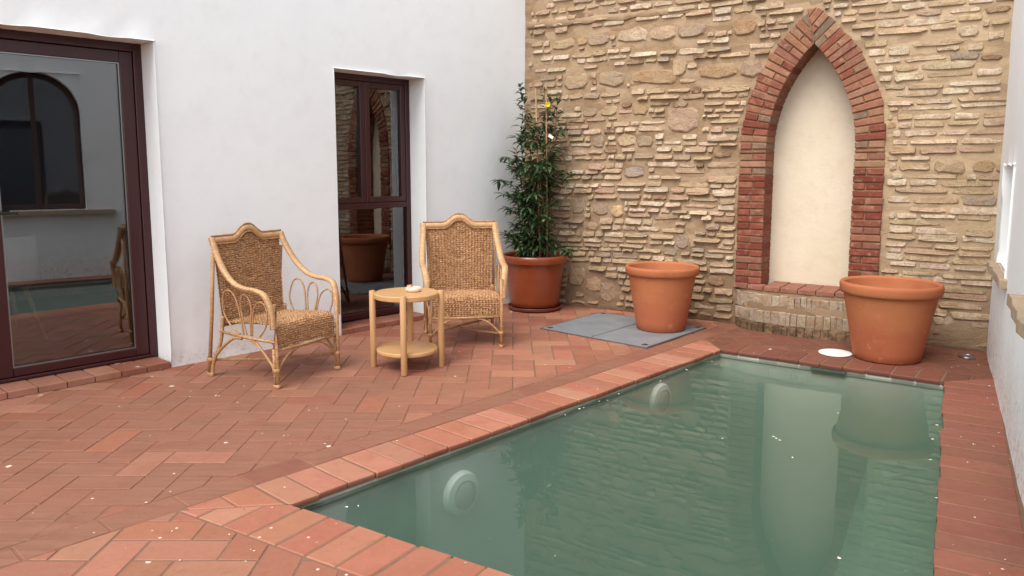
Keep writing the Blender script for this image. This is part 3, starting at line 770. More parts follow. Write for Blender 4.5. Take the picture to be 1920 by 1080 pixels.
# ------------------------------------------------------------------ stone wall
swall = empty('stone_wall', tuple(S0), math.atan2(s_x.y, s_x.x))
tag(swall, 'old rubble and thin brick wall with a blind pointed brick arch', 'wall')
AC, AZ0, AZB = 1.36, 1.55, .385; AW, ACc, ARi, ARo = .352, .862, 1.214, 1.439   # niche centre, spring, sill; half width, arc centre, radii
ATOP_O = AZ0 + math.sqrt(ARo ** 2 - ACc ** 2)
def in_arch(x, z, rr):
    u = abs(x - AC)
    if z < AZB - .06: return False
    if z <= AZ0: return u < rr - ACc
    return (u + ACc) ** 2 + (z - AZ0) ** 2 < rr * rr
PLC, PLW, PLB = 1.30, .62, .27         # bowed plinth: centre, half width, bulge
def bow(x, add=0.0):
    t = 1 - ((x - PLC) / (PLW + add)) ** 2; return (.11 + add) * math.sqrt(t) if t > 0 else 0
SX0, SX1, SZ1 = -.06, 4.19, 3.80
SLX1 = 4.06
mb = MB(); stp = .03; nx = int((SX1 - SX0) / stp); nz = int((SZ1 + .05) / stp); idx = {}
def mvert(i, j):
    if (i, j) not in idx:
        x = SX0 + i * stp; z = -.05 + j * stp
        y = noise.noise(Vector((x * 2, z * 2, 3))) * .010 + noise.noise(Vector((x * 9, z * 11, 8))) * .007
        if z > 0: y += .03 * max(0, 1 - z / .25) * (.5 + noise.noise(Vector((x * 3, 1, 4))))
        idx[i, j] = len(mb.v); mb.v.append((x, y, z))
    return idx[i, j]
for i in range(nx):
    for j in range(nz):
        cx = SX0 + (i + .5) * stp; cz = -.05 + (j + .5) * stp
        if in_arch(cx, cz, ARi + .09): continue
        mb.f.append((mvert(i + 1, j), mvert(i, j), mvert(i, j + 1), mvert(i + 1, j + 1)))
mb.build('mortar_face', M['mortar'], swall, True)
mb = MB(); mb.box((SX0, -.55, -.05), (SX1, -.275, SZ1 - .012)); mb.box((SX0, -.2749, SZ1 - .05), (SX1, .01, SZ1)); mb.build('wall_core', M['mortar'], swall)
# stones: shared shapes, unit size
def stone_mesh(n, round_, seed, rag):
    rnd = random.Random(seed); pts = []
    for i in range(n):
        a = 2 * math.pi * (i + rnd.uniform(-.3, .3)) / n; c, s_ = math.cos(a), math.sin(a); e = round_
        x = abs(c) ** e * (1 if c > 0 else -1); z = abs(s_) ** e * (1 if s_ > 0 else -1); k = 1 - rnd.uniform(0, rag)
        pts.append((x * (1 - rnd.uniform(0, rag * .35)), z * k))
    ins = .955 if round_ < .5 else .86; inz = .80 if round_ < .5 else .84
    vs_ = [(x * 1.02, -1, z * 1.06) for x, z in pts] + [(x, .15 - .55 * z + rnd.uniform(-.2, .2), z) for x, z in pts]
    vs_ += [(x * ins + rnd.uniform(-.02, .02), (.72 - .5 * z) + rnd.uniform(-.3, .25), z * inz + rnd.uniform(-.06, .06)) for x, z in pts]
    vs_.append((rnd.uniform(-.3, .3), .8 + rnd.uniform(-.3, .3), rnd.uniform(-.15, .15))); fs_ = []
    for k in (0, 1):
        for i in range(n):
            j = (i + 1) % n; fs_.append((k * n + j, k * n + i, (k + 1) * n + i, (k + 1) * n + j))
    for i in range(n): fs_.append((2 * n + (i + 1) % n, 2 * n + i, 3 * n))
    m2 = MB(); m2.add(vs_, fs_); return m2
SLABS = [stone_mesh(13, .34, 100 + i, .34) for i in range(26)]; RUB = [stone_mesh(12, .62, 300 + i, .30) for i in range(14)]
slab_me = [m_.mesh('stone', M['stone'], 38) for m_ in SLABS]; rub_me = [m_.mesh('stone', M['stone'], 30) for m_ in RUB]
PALE, BUFF, PINK, GREY, BROWN, OCHRE, BLUE = srgb(208, 190, 167), srgb(186, 162, 132), srgb(178, 148, 127), srgb(158, 142, 125), srgb(112, 82, 63), srgb(166, 134, 96), srgb(158, 152, 147)
stones = []    # (x, z, half w, half h, rot, proud, colour, shape list, index)
occ = []
def rub(px, py, pw, ph_, c, proud=.014):
    c = tuple(a_ * .6 + b_ * .4 for a_, b_ in zip(c, srgb(172, 146, 116)))
    pw *= 1.12; ph_ *= 1.12
    x, z = st(px, py); x2, z2 = st(px + pw / 2, py); _, z3 = st(px, py - ph_ / 2)
    hw = abs(x2 - x); hh = abs(z3 - z); stones.append((x, z, hw, hh, random.uniform(-.08, .08), proud, var(c, .08), 1, random.randrange(14))); occ.append((x - hw, x + hw, z - hh, z + hh))
z4 = lambda a, b, c, d: (980 + a / 3.272, b / 3.272, c / 3.272, d / 3.272)
for (a, b, c, d, cc) in ((680, 215, 180, 100, PALE), (860, 200, 160, 90, BUFF), (1035, 185, 165, 92, GREY), (1365, 165, 135, 105, OCHRE), (465, 245, 130, 70, GREY), (250, 270, 130, 72, BUFF), (1200, 430, 230, 95, OCHRE),
    (810, 470, 270, 95, OCHRE), (545, 480, 155, 100, GREY), (330, 500, 140, 95, BUFF), (960, 410, 85, 120, BUFF), (985, 735, 180, 160, PINK), (725, 670, 85, 72, OCHRE), (530, 680, 95, 62, BUFF), (415, 690, 80, 55, GREY), (640, 640, 60, 40, BROWN),
    (755, 865, 95, 72, GREY), (465, 870, 64, 84, GREY), (640, 860, 110, 80, BUFF), (685, 1055, 115, 66, BLUE), (1405, 415, 125, 125, GREY), (970, 637, 90, 46, BROWN), (1230, 948, 105, 40, BROWN), (540, 920, 80, 40, BROWN), (365, 250, 60, 60, OCHRE)):
    rub(*z4(a, b, c, d), cc)
z6 = lambda a, b, c, d: (980 + a / 3, 320 + b / 3, c / 3, d / 3)
for (a, b, c, d, cc) in ((315, 195, 66, 105, GREY), (440, 210, 86, 76, GREY), (530, 225, 66, 70, srgb(232, 200, 150)), (390, 310, 64, 44, PINK), (305, 590, 86, 115, BUFF), (400, 640, 84, 92, BUFF), (480, 680, 84, 135, GREY), (830, 450, 76, 54, BLUE), (900, 400, 64, 84, GREY), (1090, 620, 90, 60, BROWN)):
    rub(*z6(a, b, c, d), cc)
z5 = lambda a, b, c, d: (1340 + a / 3.272, b / 3.272, c / 3.272, d / 3.272)
for (a, b, c, d, cc) in ((1315, 75, 155, 46, GREY), (1740, 55, 145, 46, BROWN), (1375, 262, 300, 42, PINK), (1700, 350, 125, 36, BROWN), (1560, 190, 115, 76, PALE), (1440, 1020, 190, 90, BUFF), (1650, 1020, 130, 80, OCHRE)):
    rub(*z5(a, b, c, d), cc)
rs = random.Random(21)
def blocked(cx, zz, hw, hh):
    if cx + hw > SLX1 + .06: return True
    if any(in_arch(cx + dx * hw, zz + dz_ * hh, ARo + .012) for dx in (-1, -.5, 0, .5, 1) for dz_ in (-1, 1)): return True
    if zz - hh < .40 and abs(cx - PLC) < PLW + .02 + hw: return True
    return any(cx + hw > o[0] - .002 and cx - hw < o[1] + .002 and zz + hh * .8 > o[2] and zz - hh * .8 < o[3] for o in occ)
z = .04
while z < SZ1 - .05:
    hrow = rs.uniform(.040, .066) if z > .25 else rs.uniform(.05, .075)
    gap = rs.uniform(.002, .010) if z < 1.5 else rs.uniform(.004, .014); ph1 = rs.uniform(0, 6); tilt_ = rs.uniform(-.005, .005)
    x = SX0 + rs.uniform(0, .1)
    while x < SLX1 + .04:
        right = x < .75
        ln = rs.uniform(.15, .40) if right else (rs.uniform(.08, .32) if x < 2.9 else rs.uniform(.06, .26))
        hh = hrow / 2 * rs.choice((.7, .9, 1.0, 1.05, 1.15, 1.3)); placed = False
        for kq in (1, .6, .35, .2):
            l2 = ln * kq
            if l2 < .035: break
            cx = x + l2 / 2; zz = z + hrow / 2 + .014 * math.sin(cx * 1.7 + ph1) * .5 + tilt_ * (cx - 2) + .022 * noise.noise(Vector((cx * .9, z * .5, 6)))
            hw = l2 / 2 - rs.uniform(.000, .004)
            if not blocked(cx, zz, hw, hh): placed = True; break
        if not placed: x += .02; continue
        dens = .97
        if x > 1.9 and z > 1.6: dens = .86
        if x > 2.4 and 2.55 < z < 2.9: dens = .62
        if noise.noise(Vector((cx * 1.1, zz * 1.6, 2.2))) > .55: dens *= .5
        if rs.random() < dens:
            t = rs.random()
            if right: c = PALE if t < .48 else BUFF if t < .86 else PINK if t < .93 else GREY if t < .985 else BROWN
            elif z < .9: c = BUFF if t < .48 else PALE if t < .68 else GREY if t < .86 else PINK if t < .97 else BROWN
            else: c = PALE if t < .42 else BUFF if t < .76 else PINK if t < .86 else GREY if t < .975 else BROWN
            mtone = srgb(176, 150, 120); kb = rs.uniform(.0, .5); c = tuple(a_ * (1 - kb) + b_ * kb for a_, b_ in zip(c, mtone))
            pr = rs.uniform(.008, .030) * (.6 if right else 1.0) * (1.25 if z < 1.2 and not right else 1)
            stones.append((cx, zz, hw, hh, rs.uniform(-.014, .014) + tilt_, pr, var(c, .10), 0, rs.randrange(26)))
        x += l2 + rs.uniform(.000, .007)
    z += hrow + gap
def spx(s):
    P = S0 + s_x * s[0]; P.z = s[1]; q = prj(P); vis = -20 < q[0] < 1940 and -25 < q[1] < 1100
    return s[2] * s[3] * (FPX / q[2]) ** 2 if vis else 0
stones.sort(key=lambda s: -spx(s)); far = MB()
for i, (x, z, hw, hh, rot, pr, c, shp, k) in enumerate(stones):
    y0 = noise.noise(Vector((x * 2, z * 2, 3))) * .010
    if i < 300:
        o = mkobj('stone', (rub_me if shp else slab_me)[k], swall, (x, y0, z)); o.rotation_euler = (0, rot, 0); o.scale = (hw, pr, hh); o.color = c
    else:
        src = (RUB if shp else SLABS)[k]; Mx = Matrix.Translation((x, y0, z)) @ Matrix.Rotation(rot, 4, 'Y') @ Matrix.Diagonal((hw, pr, hh, 1))
        far.add([Mx @ Vector(v) for v in src.v], src.f, c)
kind(far.build('stone', M['stone_attr'], swall, 38), 'stuff')
# smooth mortar ledge near the top
mb = MB(); A_ = st(990, 45); B_ = st(1310, 12); ledge = []
for i in range(25):
    t = i / 24; x = A_[0] + (B_[0] - A_[0]) * t; z = A_[1] + (B_[1] - A_[1]) * t + noise.noise(Vector((x * 5, 0, 0))) * .012; ledge.append((x, .006, z - .02))
mb.sweep(ledge, .042, .013, (0, 0, 1), 8, [.8 + .5 * noise.noise(Vector((i * .6, 3, 1))) for i in range(25)]); mb.build('mortar_ledge', M['mortar'], swall, True)
# arch: jambs and voussoirs
arch = empty('arch'); arch.parent = swall
ABC = [srgb(138, 82, 65), srgb(130, 72, 57), srgb(146, 100, 78), srgb(120, 63, 51), srgb(150, 113, 88), srgb(136, 91, 74), srgb(130, 106, 89)]
def abrick(P4, y0, y1):
    # P4: quad in (x,z), extruded from y0 (back) to y1 (front), front edges worn
    c = Vector((sum(p[0] for p in P4) / len(P4), sum(p[1] for p in P4) / len(P4), 0)); pl = ccw([Vector((p[0], p[1], 0)) - c for p in P4])
    v2, f2 = prism(pl, y0, y1, .005, .04); m2 = MB(); m2.add([(v[0], v[2], v[1]) for v in v2], [tuple(reversed(f)) for f in f2])
    o = m2.build('brick', M['archbrick'], arch, None, (c.x, 0, c.y)); t = random.random()
    pick_ = (0, 1, 3, 1, 0, 3, 2, 5) if c.y < 1.35 else (0, 2, 4, 5, 6, 2, 1, 4)
    o.color = var(ABC[pick_[random.randrange(8)]], .12)
jb = .0058
for side in (-1, 1):
    zc = AZB; row = 0; ch = .0597
    while zc < AZ0 - .02:
        h = min(ch, AZ0 - zc) - .011; spl = [(0, 1)] if row % 2 else [(0, .47 + random.uniform(-.06, .06)), None]
        if row % 2 == 0: spl = [(0, spl[0][1] - .018), (spl[0][1] + .018, 1)]
        for (p0, p1) in spl:
            xi, xo = AW + p0 * .225, AW + p1 * .225; jo = random.uniform(-.004, .005) if p1 == 1 else 0
            xs = [AC + side * xi, AC + side * (xo + jo)]
            abrick([(xs[0], zc), (xs[1], zc), (xs[1], zc + h), (xs[0], zc + h)], -.262, .022 + random.uniform(-.006, .006))
        zc += ch; row += 1
    th_end = math.acos(ACc / ARi); th_o = math.acos(ACc / ARo); step_a = th_end / 17
    zi_ = AZ0 + math.sqrt(ARi ** 2 - ACc ** 2); cl_p = Vector((AC, zi_, 0)); cl_d = Vector((.075, ATOP_O - zi_, 0)).normalized(); cl_n = Vector((cl_d.y, -cl_d.x, 0)) * (1 if side > 0 else -1)
    for k in range(23):
        t0 = step_a * k; t1 = step_a * (k + 1)
        sp_ = .47 + random.uniform(-.08, .08); parts = [(0, 1)] if k % 2 else [(0, sp_ - .018), (sp_ + .018, 1)]
        for (p0, p1) in parts:
            ri, ro = ARi + (ARo - ARi) * p0, ARi + (ARo - ARi) * p1 + (random.uniform(-.008, .010) if p1 == 1 else 0); g_ = .0055
            P4 = []
            for rr, tt in ((ri, t0 + g_ / ri), (ro, t0 + g_ / ro), (ro, t1 - g_ / ro), (ri, t1 - g_ / ri)):
                P4.append(Vector((AC + side * (rr * math.cos(tt) - ACc), AZ0 + rr * math.sin(tt), 0)))
            P4 = clip(P4, cl_p + cl_n * .005, cl_n)
            P4 = cleanpoly(clip(P4, Vector((0, ATOP_O - .035 - .02 * side, 0)), Vector((side * .35, -1, 0)).normalized() if False else Vector((0, -1, 0))))
            if len(P4) < 3 or area(P4) < .0006: continue
            abrick([(p.x, p.y) for p in P4], -.262 if k < 16 else -.06, .022 + random.uniform(-.007, .007))
mb = MB()   # mortar between the arch bricks
prof_i = [(AW + .006, AZB - .03), (AW + .006, AZ0)] + [((ARi + .006) * math.cos(th_end * i / 14) - ACc, AZ0 + (ARi + .006) * math.sin(th_end * i / 14)) for i in range(1, 15)]
prof_o = [(ARo - ACc - .006, AZB - .03), (ARo - ACc - .006, AZ0)] + [((ARo - .006) * math.cos(math.acos(ACc / ARo) * i / 14) - ACc, AZ0 + (ARo - .006) * math.sin(math.acos(ACc / ARo) * i / 14)) for i in range(1, 15)]
for side in (-1, 1):
    vv = []
    for (ui, zi), (uo, zo) in zip(prof_i, prof_o):
        ui, uo = max(ui, .0), max(uo, .0)
        vv += [(AC + side * ui, .008, zi), (AC + side * uo, .008, zo), (AC + side * ui, -.262, zi)]
    ff = []
    for i in range(len(prof_i) - 1):
        a0, b0 = 3 * i, 3 * i + 3; q1 = (a0, a0 + 1, b0 + 1, b0); q2 = (a0, b0, b0 + 2, a0 + 2)
        ff += [q1, q2] if side > 0 else [tuple(reversed(q1)), tuple(reversed(q2))]
    mb.add(vv, ff)
mb.build('arch_mortar', plain('arch_mortar', srgb(150, 118, 88), .95, 0, .25, 25, .006, .15), arch)
# cream back of the niche
mb = MB(); mb.box((AC - .42, -.2745, .28), (AC + .42, -.250, AZ0 + .90)); mb.build('niche_panel', M['cream'], swall)
# bowed sill of terracotta tiles and plinth of upright bricks
sill = empty('niche_sill'); sill.parent = swall
xe0, xe1 = PLC - PLW - .035, PLC + PLW + .035; nS = 9
for i in range(nS):
    xa, xb = xe0 + (xe1 - xe0) * i / nS + .004, xe0 + (xe1 - xe0) * (i + 1) / nS - .004
    pl = [Vector((xa, -.24 if abs((xa + xb) / 2 - AC) < AW - .02 else .0, 0)), Vector((xb, -.24 if abs((xa + xb) / 2 - AC) < AW - .02 else .0, 0))]
    for j in range(4):
        xx = xb + (xa - xb) * j / 3; pl.append(Vector((xx, max(.035, bow(xx, .035)) + random.uniform(-.006, .004), 0)))
    m2 = MB(); v2, f2 = prism(ccw(pl), .345, .383 + random.uniform(-.003, .002), .006, .012); m2.add(v2, f2)
    o = m2.build('tile', M['archbrick'], sill); o.color = var(srgb(146, 100, 82), .1)
plinth = empty('niche_plinth'); plinth.parent = swall
M['limewash'] = m_stone('limewashed_brick', 'object')
arc = []; tt = 0
for i in range(400):
    a_ = math.pi * i / 399; arc.append(Vector((PLC + PLW * math.cos(a_), PLB * math.sin(a_), 0)))
cum = [0]
for i in range(399): cum.append(cum[-1] + (arc[i + 1] - arc[i]).length)
def arcpt(sv):
    for i in range(399):
        if cum[i + 1] >= sv: return arc[i] + (arc[i + 1] - arc[i]) * ((sv - cum[i]) / max(1e-6, cum[i + 1] - cum[i])), (arc[i + 1] - arc[i]).normalized()
    return arc[-1], (arc[-1] - arc[-2]).normalized()
for row, (za, zb_) in enumerate(((-.01, .075), (.080, .185), (.190, .318))):
    sv = random.uniform(0, .02); fl = (1.0, .82, .62)[row]
    while sv < cum[-1] - .02:
        wd_ = random.uniform(.034, .075); p, t = arcpt(sv + wd_ / 2); nn = Vector((t.y, -t.x, 0))
        pl = [p + t * (s1 * (wd_ / 2 - .002)) + nn * o1 for s1, o1 in ((-1, -.07), (1, -.07), (1, .004 + random.uniform(-.010, .008)), (-1, .004 + random.uniform(-.010, .008)))]
        pl = [Vector((v.x, v.y * fl, 0)) for v in pl]
        c0 = sum(pl, Vector()) / 4
        m2 = MB(); v2, f2 = prism(ccw([v - c0 for v in pl]), za, zb_ + random.uniform(-.012, .003), .004); m2.add(v2, f2)
        o = m2.build('brick', M['limewash'], plinth, None, tuple(c0)); o.color = var(srgb(190, 176, 158) if row else srgb(112, 92, 76), .14); sv += wd_
mb = MB(); vv = []
for i in range(40):
    a_ = math.pi * i / 39; x, y = PLC + (PLW - .012) * math.cos(a_), (PLB - .012) * math.sin(a_); vv += [(x, y, -.04), (x, y * .52, .346)]
mb.add(vv, [(2 * i, 2 * i + 1, 2 * i + 3, 2 * i + 2) for i in range(39)]); mb.build('mortar_core', M['mortar'], plinth, True)

# ------------------------------------------------------------------ galvanised hatch
hz = .006; hc = sum(hatch_c, Vector()) / 4
hatch = empty('access_hatch', (hc.x, hc.y, hz)); tag(hatch, 'grey galvanised two leaf floor hatch under a terracotta pot', 'hatch')
h0, h1, h2, h3 = hatch_c; sidea = (h1 - h0); sideb = (h3 - h0)
def hq(u0, u1, v0, v1):
    f_ = lambda u, v: (h0 * (1 - u) * (1 - v) + h1 * u * (1 - v) + h2 * u * v + h3 * (1 - u) * v) - hc
    return ccw([f_(u0, v0), f_(u1, v0), f_(u1, v1), f_(u0, v1)])
for (u0, u1) in ((.012, .494), (.506, .988)):
    m2 = MB(); v2, f2 = prism(hq(u0, u1, .012, .988), -.004, .010, .002); m2.add(v2, f2); lf = m2.build('hatch_leaf', M['hatch'], hatch)
    for (uu, vv_) in ((u0 + .03 if u0 < .1 else u1 - .06, .04), (u0 + .03 if u0 < .1 else u1 - .06, .93)):
        m3 = MB(); v3, f3 = prism(hq(uu, uu + .035, vv_, vv_ + .05), .0102, .0125, .0005); m3.add(v3, f3); m3.build('lift_slot', M['rust'], lf)
m2 = MB()
for q in (hq(0, 1, 0, .009), hq(0, 1, .991, 1), hq(0, .009, .0095, .9905), hq(.991, 1, .0095, .9905)):
    v2, f2 = prism(q, -.004, .009, .001); m2.add(v2, f2)
m2.build('hatch_frame', M['steel'], hatch)

# ------------------------------------------------------------------ pots
def pot(name, loc, r_rim, r_base, h, mat, rim_h=.075, rim_out=.018, soil=None):
    o = empty(name, loc); t = r_rim - rim_out
    prof = [(.001, 0), (r_base - .01, 0), (r_base, .008)]
    for i in range(1, 9): k = i / 8; prof.append((r_base + (t - .012 - r_base) * (k ** .95), .008 + (h - rim_h - .008) * k))
    z0 = h - rim_h
    prof += [(t + .002, z0 + .002), (r_rim - .008, z0 + .008), (r_rim - .004, z0 + .025), (r_rim, h - .024), (r_rim - .003, h - .008), (r_rim - .012, h), (r_rim - .024, h - .002), (r_rim - .034, h - .014)]
    body = MB(); body.lathe(prof, 64)
    inner = [(r_rim - .034, h - .014), (t - .03, h - rim_h)] + [(t - .035 + (r_base - t + .01) * k, h - rim_h - (h - rim_h - .03) * k) for k in (.25, .5, .75, 1)] + [(.001, .03)]
    body.lathe(inner, 64); body.build('body', mat, o, 50)
    return o
pM = gpt(1243, 629) + Vector((.02, .205, 0)); pM.z = .0165
tag(pot('terracotta_pot', tuple(pM), .315, .205, .55, M['pot']), 'empty terracotta pot standing on the grey metal hatch', 'pot', 'empty terracotta pots')
pB = gpt(1664, 686) + Vector((.095, .215, 0)); pB.z = .006
o = pot('terracotta_pot', tuple(pB), .345, .226, .565, M['pot'], .085); tag(o, 'large empty terracotta pot at the pool edge beside the arched niche', 'pot', 'empty terracotta pots'); o.rotation_euler.z = 2.2
pP = Vector((.225, 7.53, .004))
po = pot('planter_pot', (pP.x, pP.y, .045), .334, .240, .505, M['pot_glazed'], .080, .03)
tag(po, 'glossy brown planter pot on a saucer in the corner of the walls', 'pot')
mb = MB(); mb.lathe([(.001, .425), (.10, .43), (.2, .424), (.264, .418)], 40); mb.build('soil', M['soil'], po, True)
mb = MB(); mb.lathe([(.001, .0), (.235, 0), (.262, .012), (.270, .036), (.268, .040), (.258, .038), (.252, .022), (.001, .020)], 56)
sa = mb.build('saucer', M['saucer'], None, 40, (pP.x, pP.y, .004)); tag(sa, 'dark brown saucer under the glossy planter pot', 'saucer')

# ------------------------------------------------------------------ the shrub
plant = empty('potted_shrub', (pP.x, pP.y, .47)); tag(plant, 'tall leafy evergreen shrub tied to canes in the brown planter', 'plant')
rp = random.Random(5)
LC = [srgb(52, 73, 41), srgb(68, 92, 50), srgb(42, 60, 35), srgb(90, 114, 64), srgb(122, 144, 86)]
fol = MB()
def leaf(P, dirv, up, L, c):
    dirv = dirv.normalized(); sd_ = dirv.cross(up)
    if sd_.length < .05: sd_ = dirv.cross(Vector((1, 0, 0)))
    sd_.normalize(); nn = sd_.cross(dirv); w_ = L * .15
    b0 = P; m1 = P + dirv * (L * .38) + nn * (L * .05); m2_ = P + dirv * (L * .72) + nn * (L * .01); tip = P + dirv * L - nn * (L * .12)
    fol.add([b0, m1 - sd_ * w_ + nn * .006, m1 - nn * .002, m1 + sd_ * w_ + nn * .006, m2_ - sd_ * w_ * .7 + nn * .004, m2_, m2_ + sd_ * w_ * .7 + nn * .004, tip],
            [(0, 2, 1), (0, 3, 2), (1, 2, 5, 4), (2, 3, 6, 5), (4, 5, 7), (5, 6, 7)], c)
stems = []
def branch(pts, r0, dens, Lf, leaf_from=.0):
    pts = catmull(pts, 6); m_ = len(pts)
    mbx.sweep(pts, r0, r0, (1, 0, .1), 5, [1 - .7 * i / (m_ - 1) for i in range(m_)])
    tot = sum((pts[i + 1] - pts[i]).length for i in range(m_ - 1)); n_ = int(tot * dens)
    for k in range(n_):
        t = leaf_from + (1 - leaf_from) * (k + rp.random()) / n_; i = min(m_ - 2, int(t * (m_ - 1))); f_ = t * (m_ - 1) - i
        P = pts[i].lerp(pts[i + 1], f_); ax = (pts[i + 1] - pts[i]).normalized(); a_ = k * 2.4 + rp.uniform(-.5, .5)
        rad = Vector((math.cos(a_), math.sin(a_), 0)); dv = rad * rp.uniform(.7, 1.1) + ax * rp.uniform(.1, .8) + Vector((0, 0, rp.uniform(-.75, .25)))
        leaf(P, dv, Vector((0, 0, 1)) + rad * .2, Lf * rp.uniform(.5, 1.3), LC[min(4, int(abs(rp.gauss(0, 1.6))))])
mbx = MB()
mains = []
for k in range(9):
    a_ = 2 * math.pi * k / 9 + .3; r0 = rp.uniform(.03, .10); topz = (1.62, 1.25, 1.0, 1.5, 1.1, .85, 1.35, .95, 1.55)[k]
    lean = Vector((math.cos(a_), math.sin(a_), 0)) * rp.uniform(.08, .16)
    P = [Vector((math.cos(a_) * r0, math.sin(a_) * r0, -.05))]
    for j in range(1, 6):
        t = j / 5; P.append(P[0] + lean * (t ** .8) * (1.1 if t < .7 else .9) + Vector((rp.uniform(-.03, .03), rp.uniform(-.03, .03), topz * t + .05)))
    mains.append((P, topz)); branch(P, .008, 48, .105, .12)
    for j in range(11):
        t = rp.uniform(.06, .95); i = min(4, int(t * 5)); B0 = P[i].lerp(P[i + 1], t * 5 - i); hz_ = B0.z
        reach = .24 if hz_ < .9 else .20 if hz_ < 1.2 else .13
        b_ = rp.uniform(0, 2 * math.pi); dv = Vector((math.cos(b_), math.sin(b_), 0)); ln = reach * rp.uniform(.5, 1.0)
        # stay clear of the two walls
        tipw = Vector((pP.x, pP.y, 0)) + Vector((B0.x, B0.y, 0)) + dv * (ln + .06)
        if (tipw - L0).dot(l_n) < .07 or (tipw - S0).dot(s_n) < .09: ln *= .35
        branch([B0, B0 + dv * ln * .55 + Vector((0, 0, ln * .35)), B0 + dv * ln + Vector((0, 0, ln * rp.uniform(.15, .75)))], .004, 105, .108, .05)
branch([Vector((.1, 0, .05)), Vector((.22, -.06, .14)), Vector((.36, -.12, .12))], .004, 110, .11, .3)
branch([Vector((-.1, -.05, .6)), Vector((-.25, -.1, .78)), Vector((-.36, -.12, .80))], .004, 90, .10, .2)
branch([Vector((-.02, 0, 1.2)), Vector((-.10, 0, 1.5)), Vector((-.15, 0, 1.70))], .004, 90, .085, .1)
branch([Vector((.05, 0, 1.2)), Vector((.10, 0, 1.45)), Vector((.08, 0, 1.68))], .004, 80, .085, .1)
fol.build('foliage', M['leaf'], plant); mbx.build('stem', M['stem'], plant, True)
for (x0, y0, x1, y1, zt) in ((.05, -.12, .0, -.05, 1.68), (.12, -.08, .10, -.05, 1.72)):
    m2 = MB(); m2.sweep([(x0, y0, -.05), ((x0 + x1) / 2, (y0 + y1) / 2, zt / 2), (x1, y1, zt)], .0075, n=7); m2.build('cane', M['bamboo'], plant, True)
m2 = MB()
for k in range(7):
    a_ = 2 * math.pi * k / 7; m2.add([(.115, -.085, 1.52), (.115 + .022 * math.cos(a_), -.11, 1.52 + .022 * math.sin(a_)), (.115 + .027 * math.cos(a_ + .4), -.10, 1.52 + .027 * math.sin(a_ + .4)), (.115 + .022 * math.cos(a_ + .8), -.11, 1.52 + .022 * math.sin(a_ + .8))], [(0, 1, 2, 3)])
m2.build('flower', M['yellow'], plant)
m2 = MB(); m2.box((0, -.001, 0), (.05, .001, .028), Matrix.Translation((.115, -.16, 1.22)) @ Matrix.Rotation(.6, 4, 'Y')); m2.build('plant_tag', M['paper'], plant)

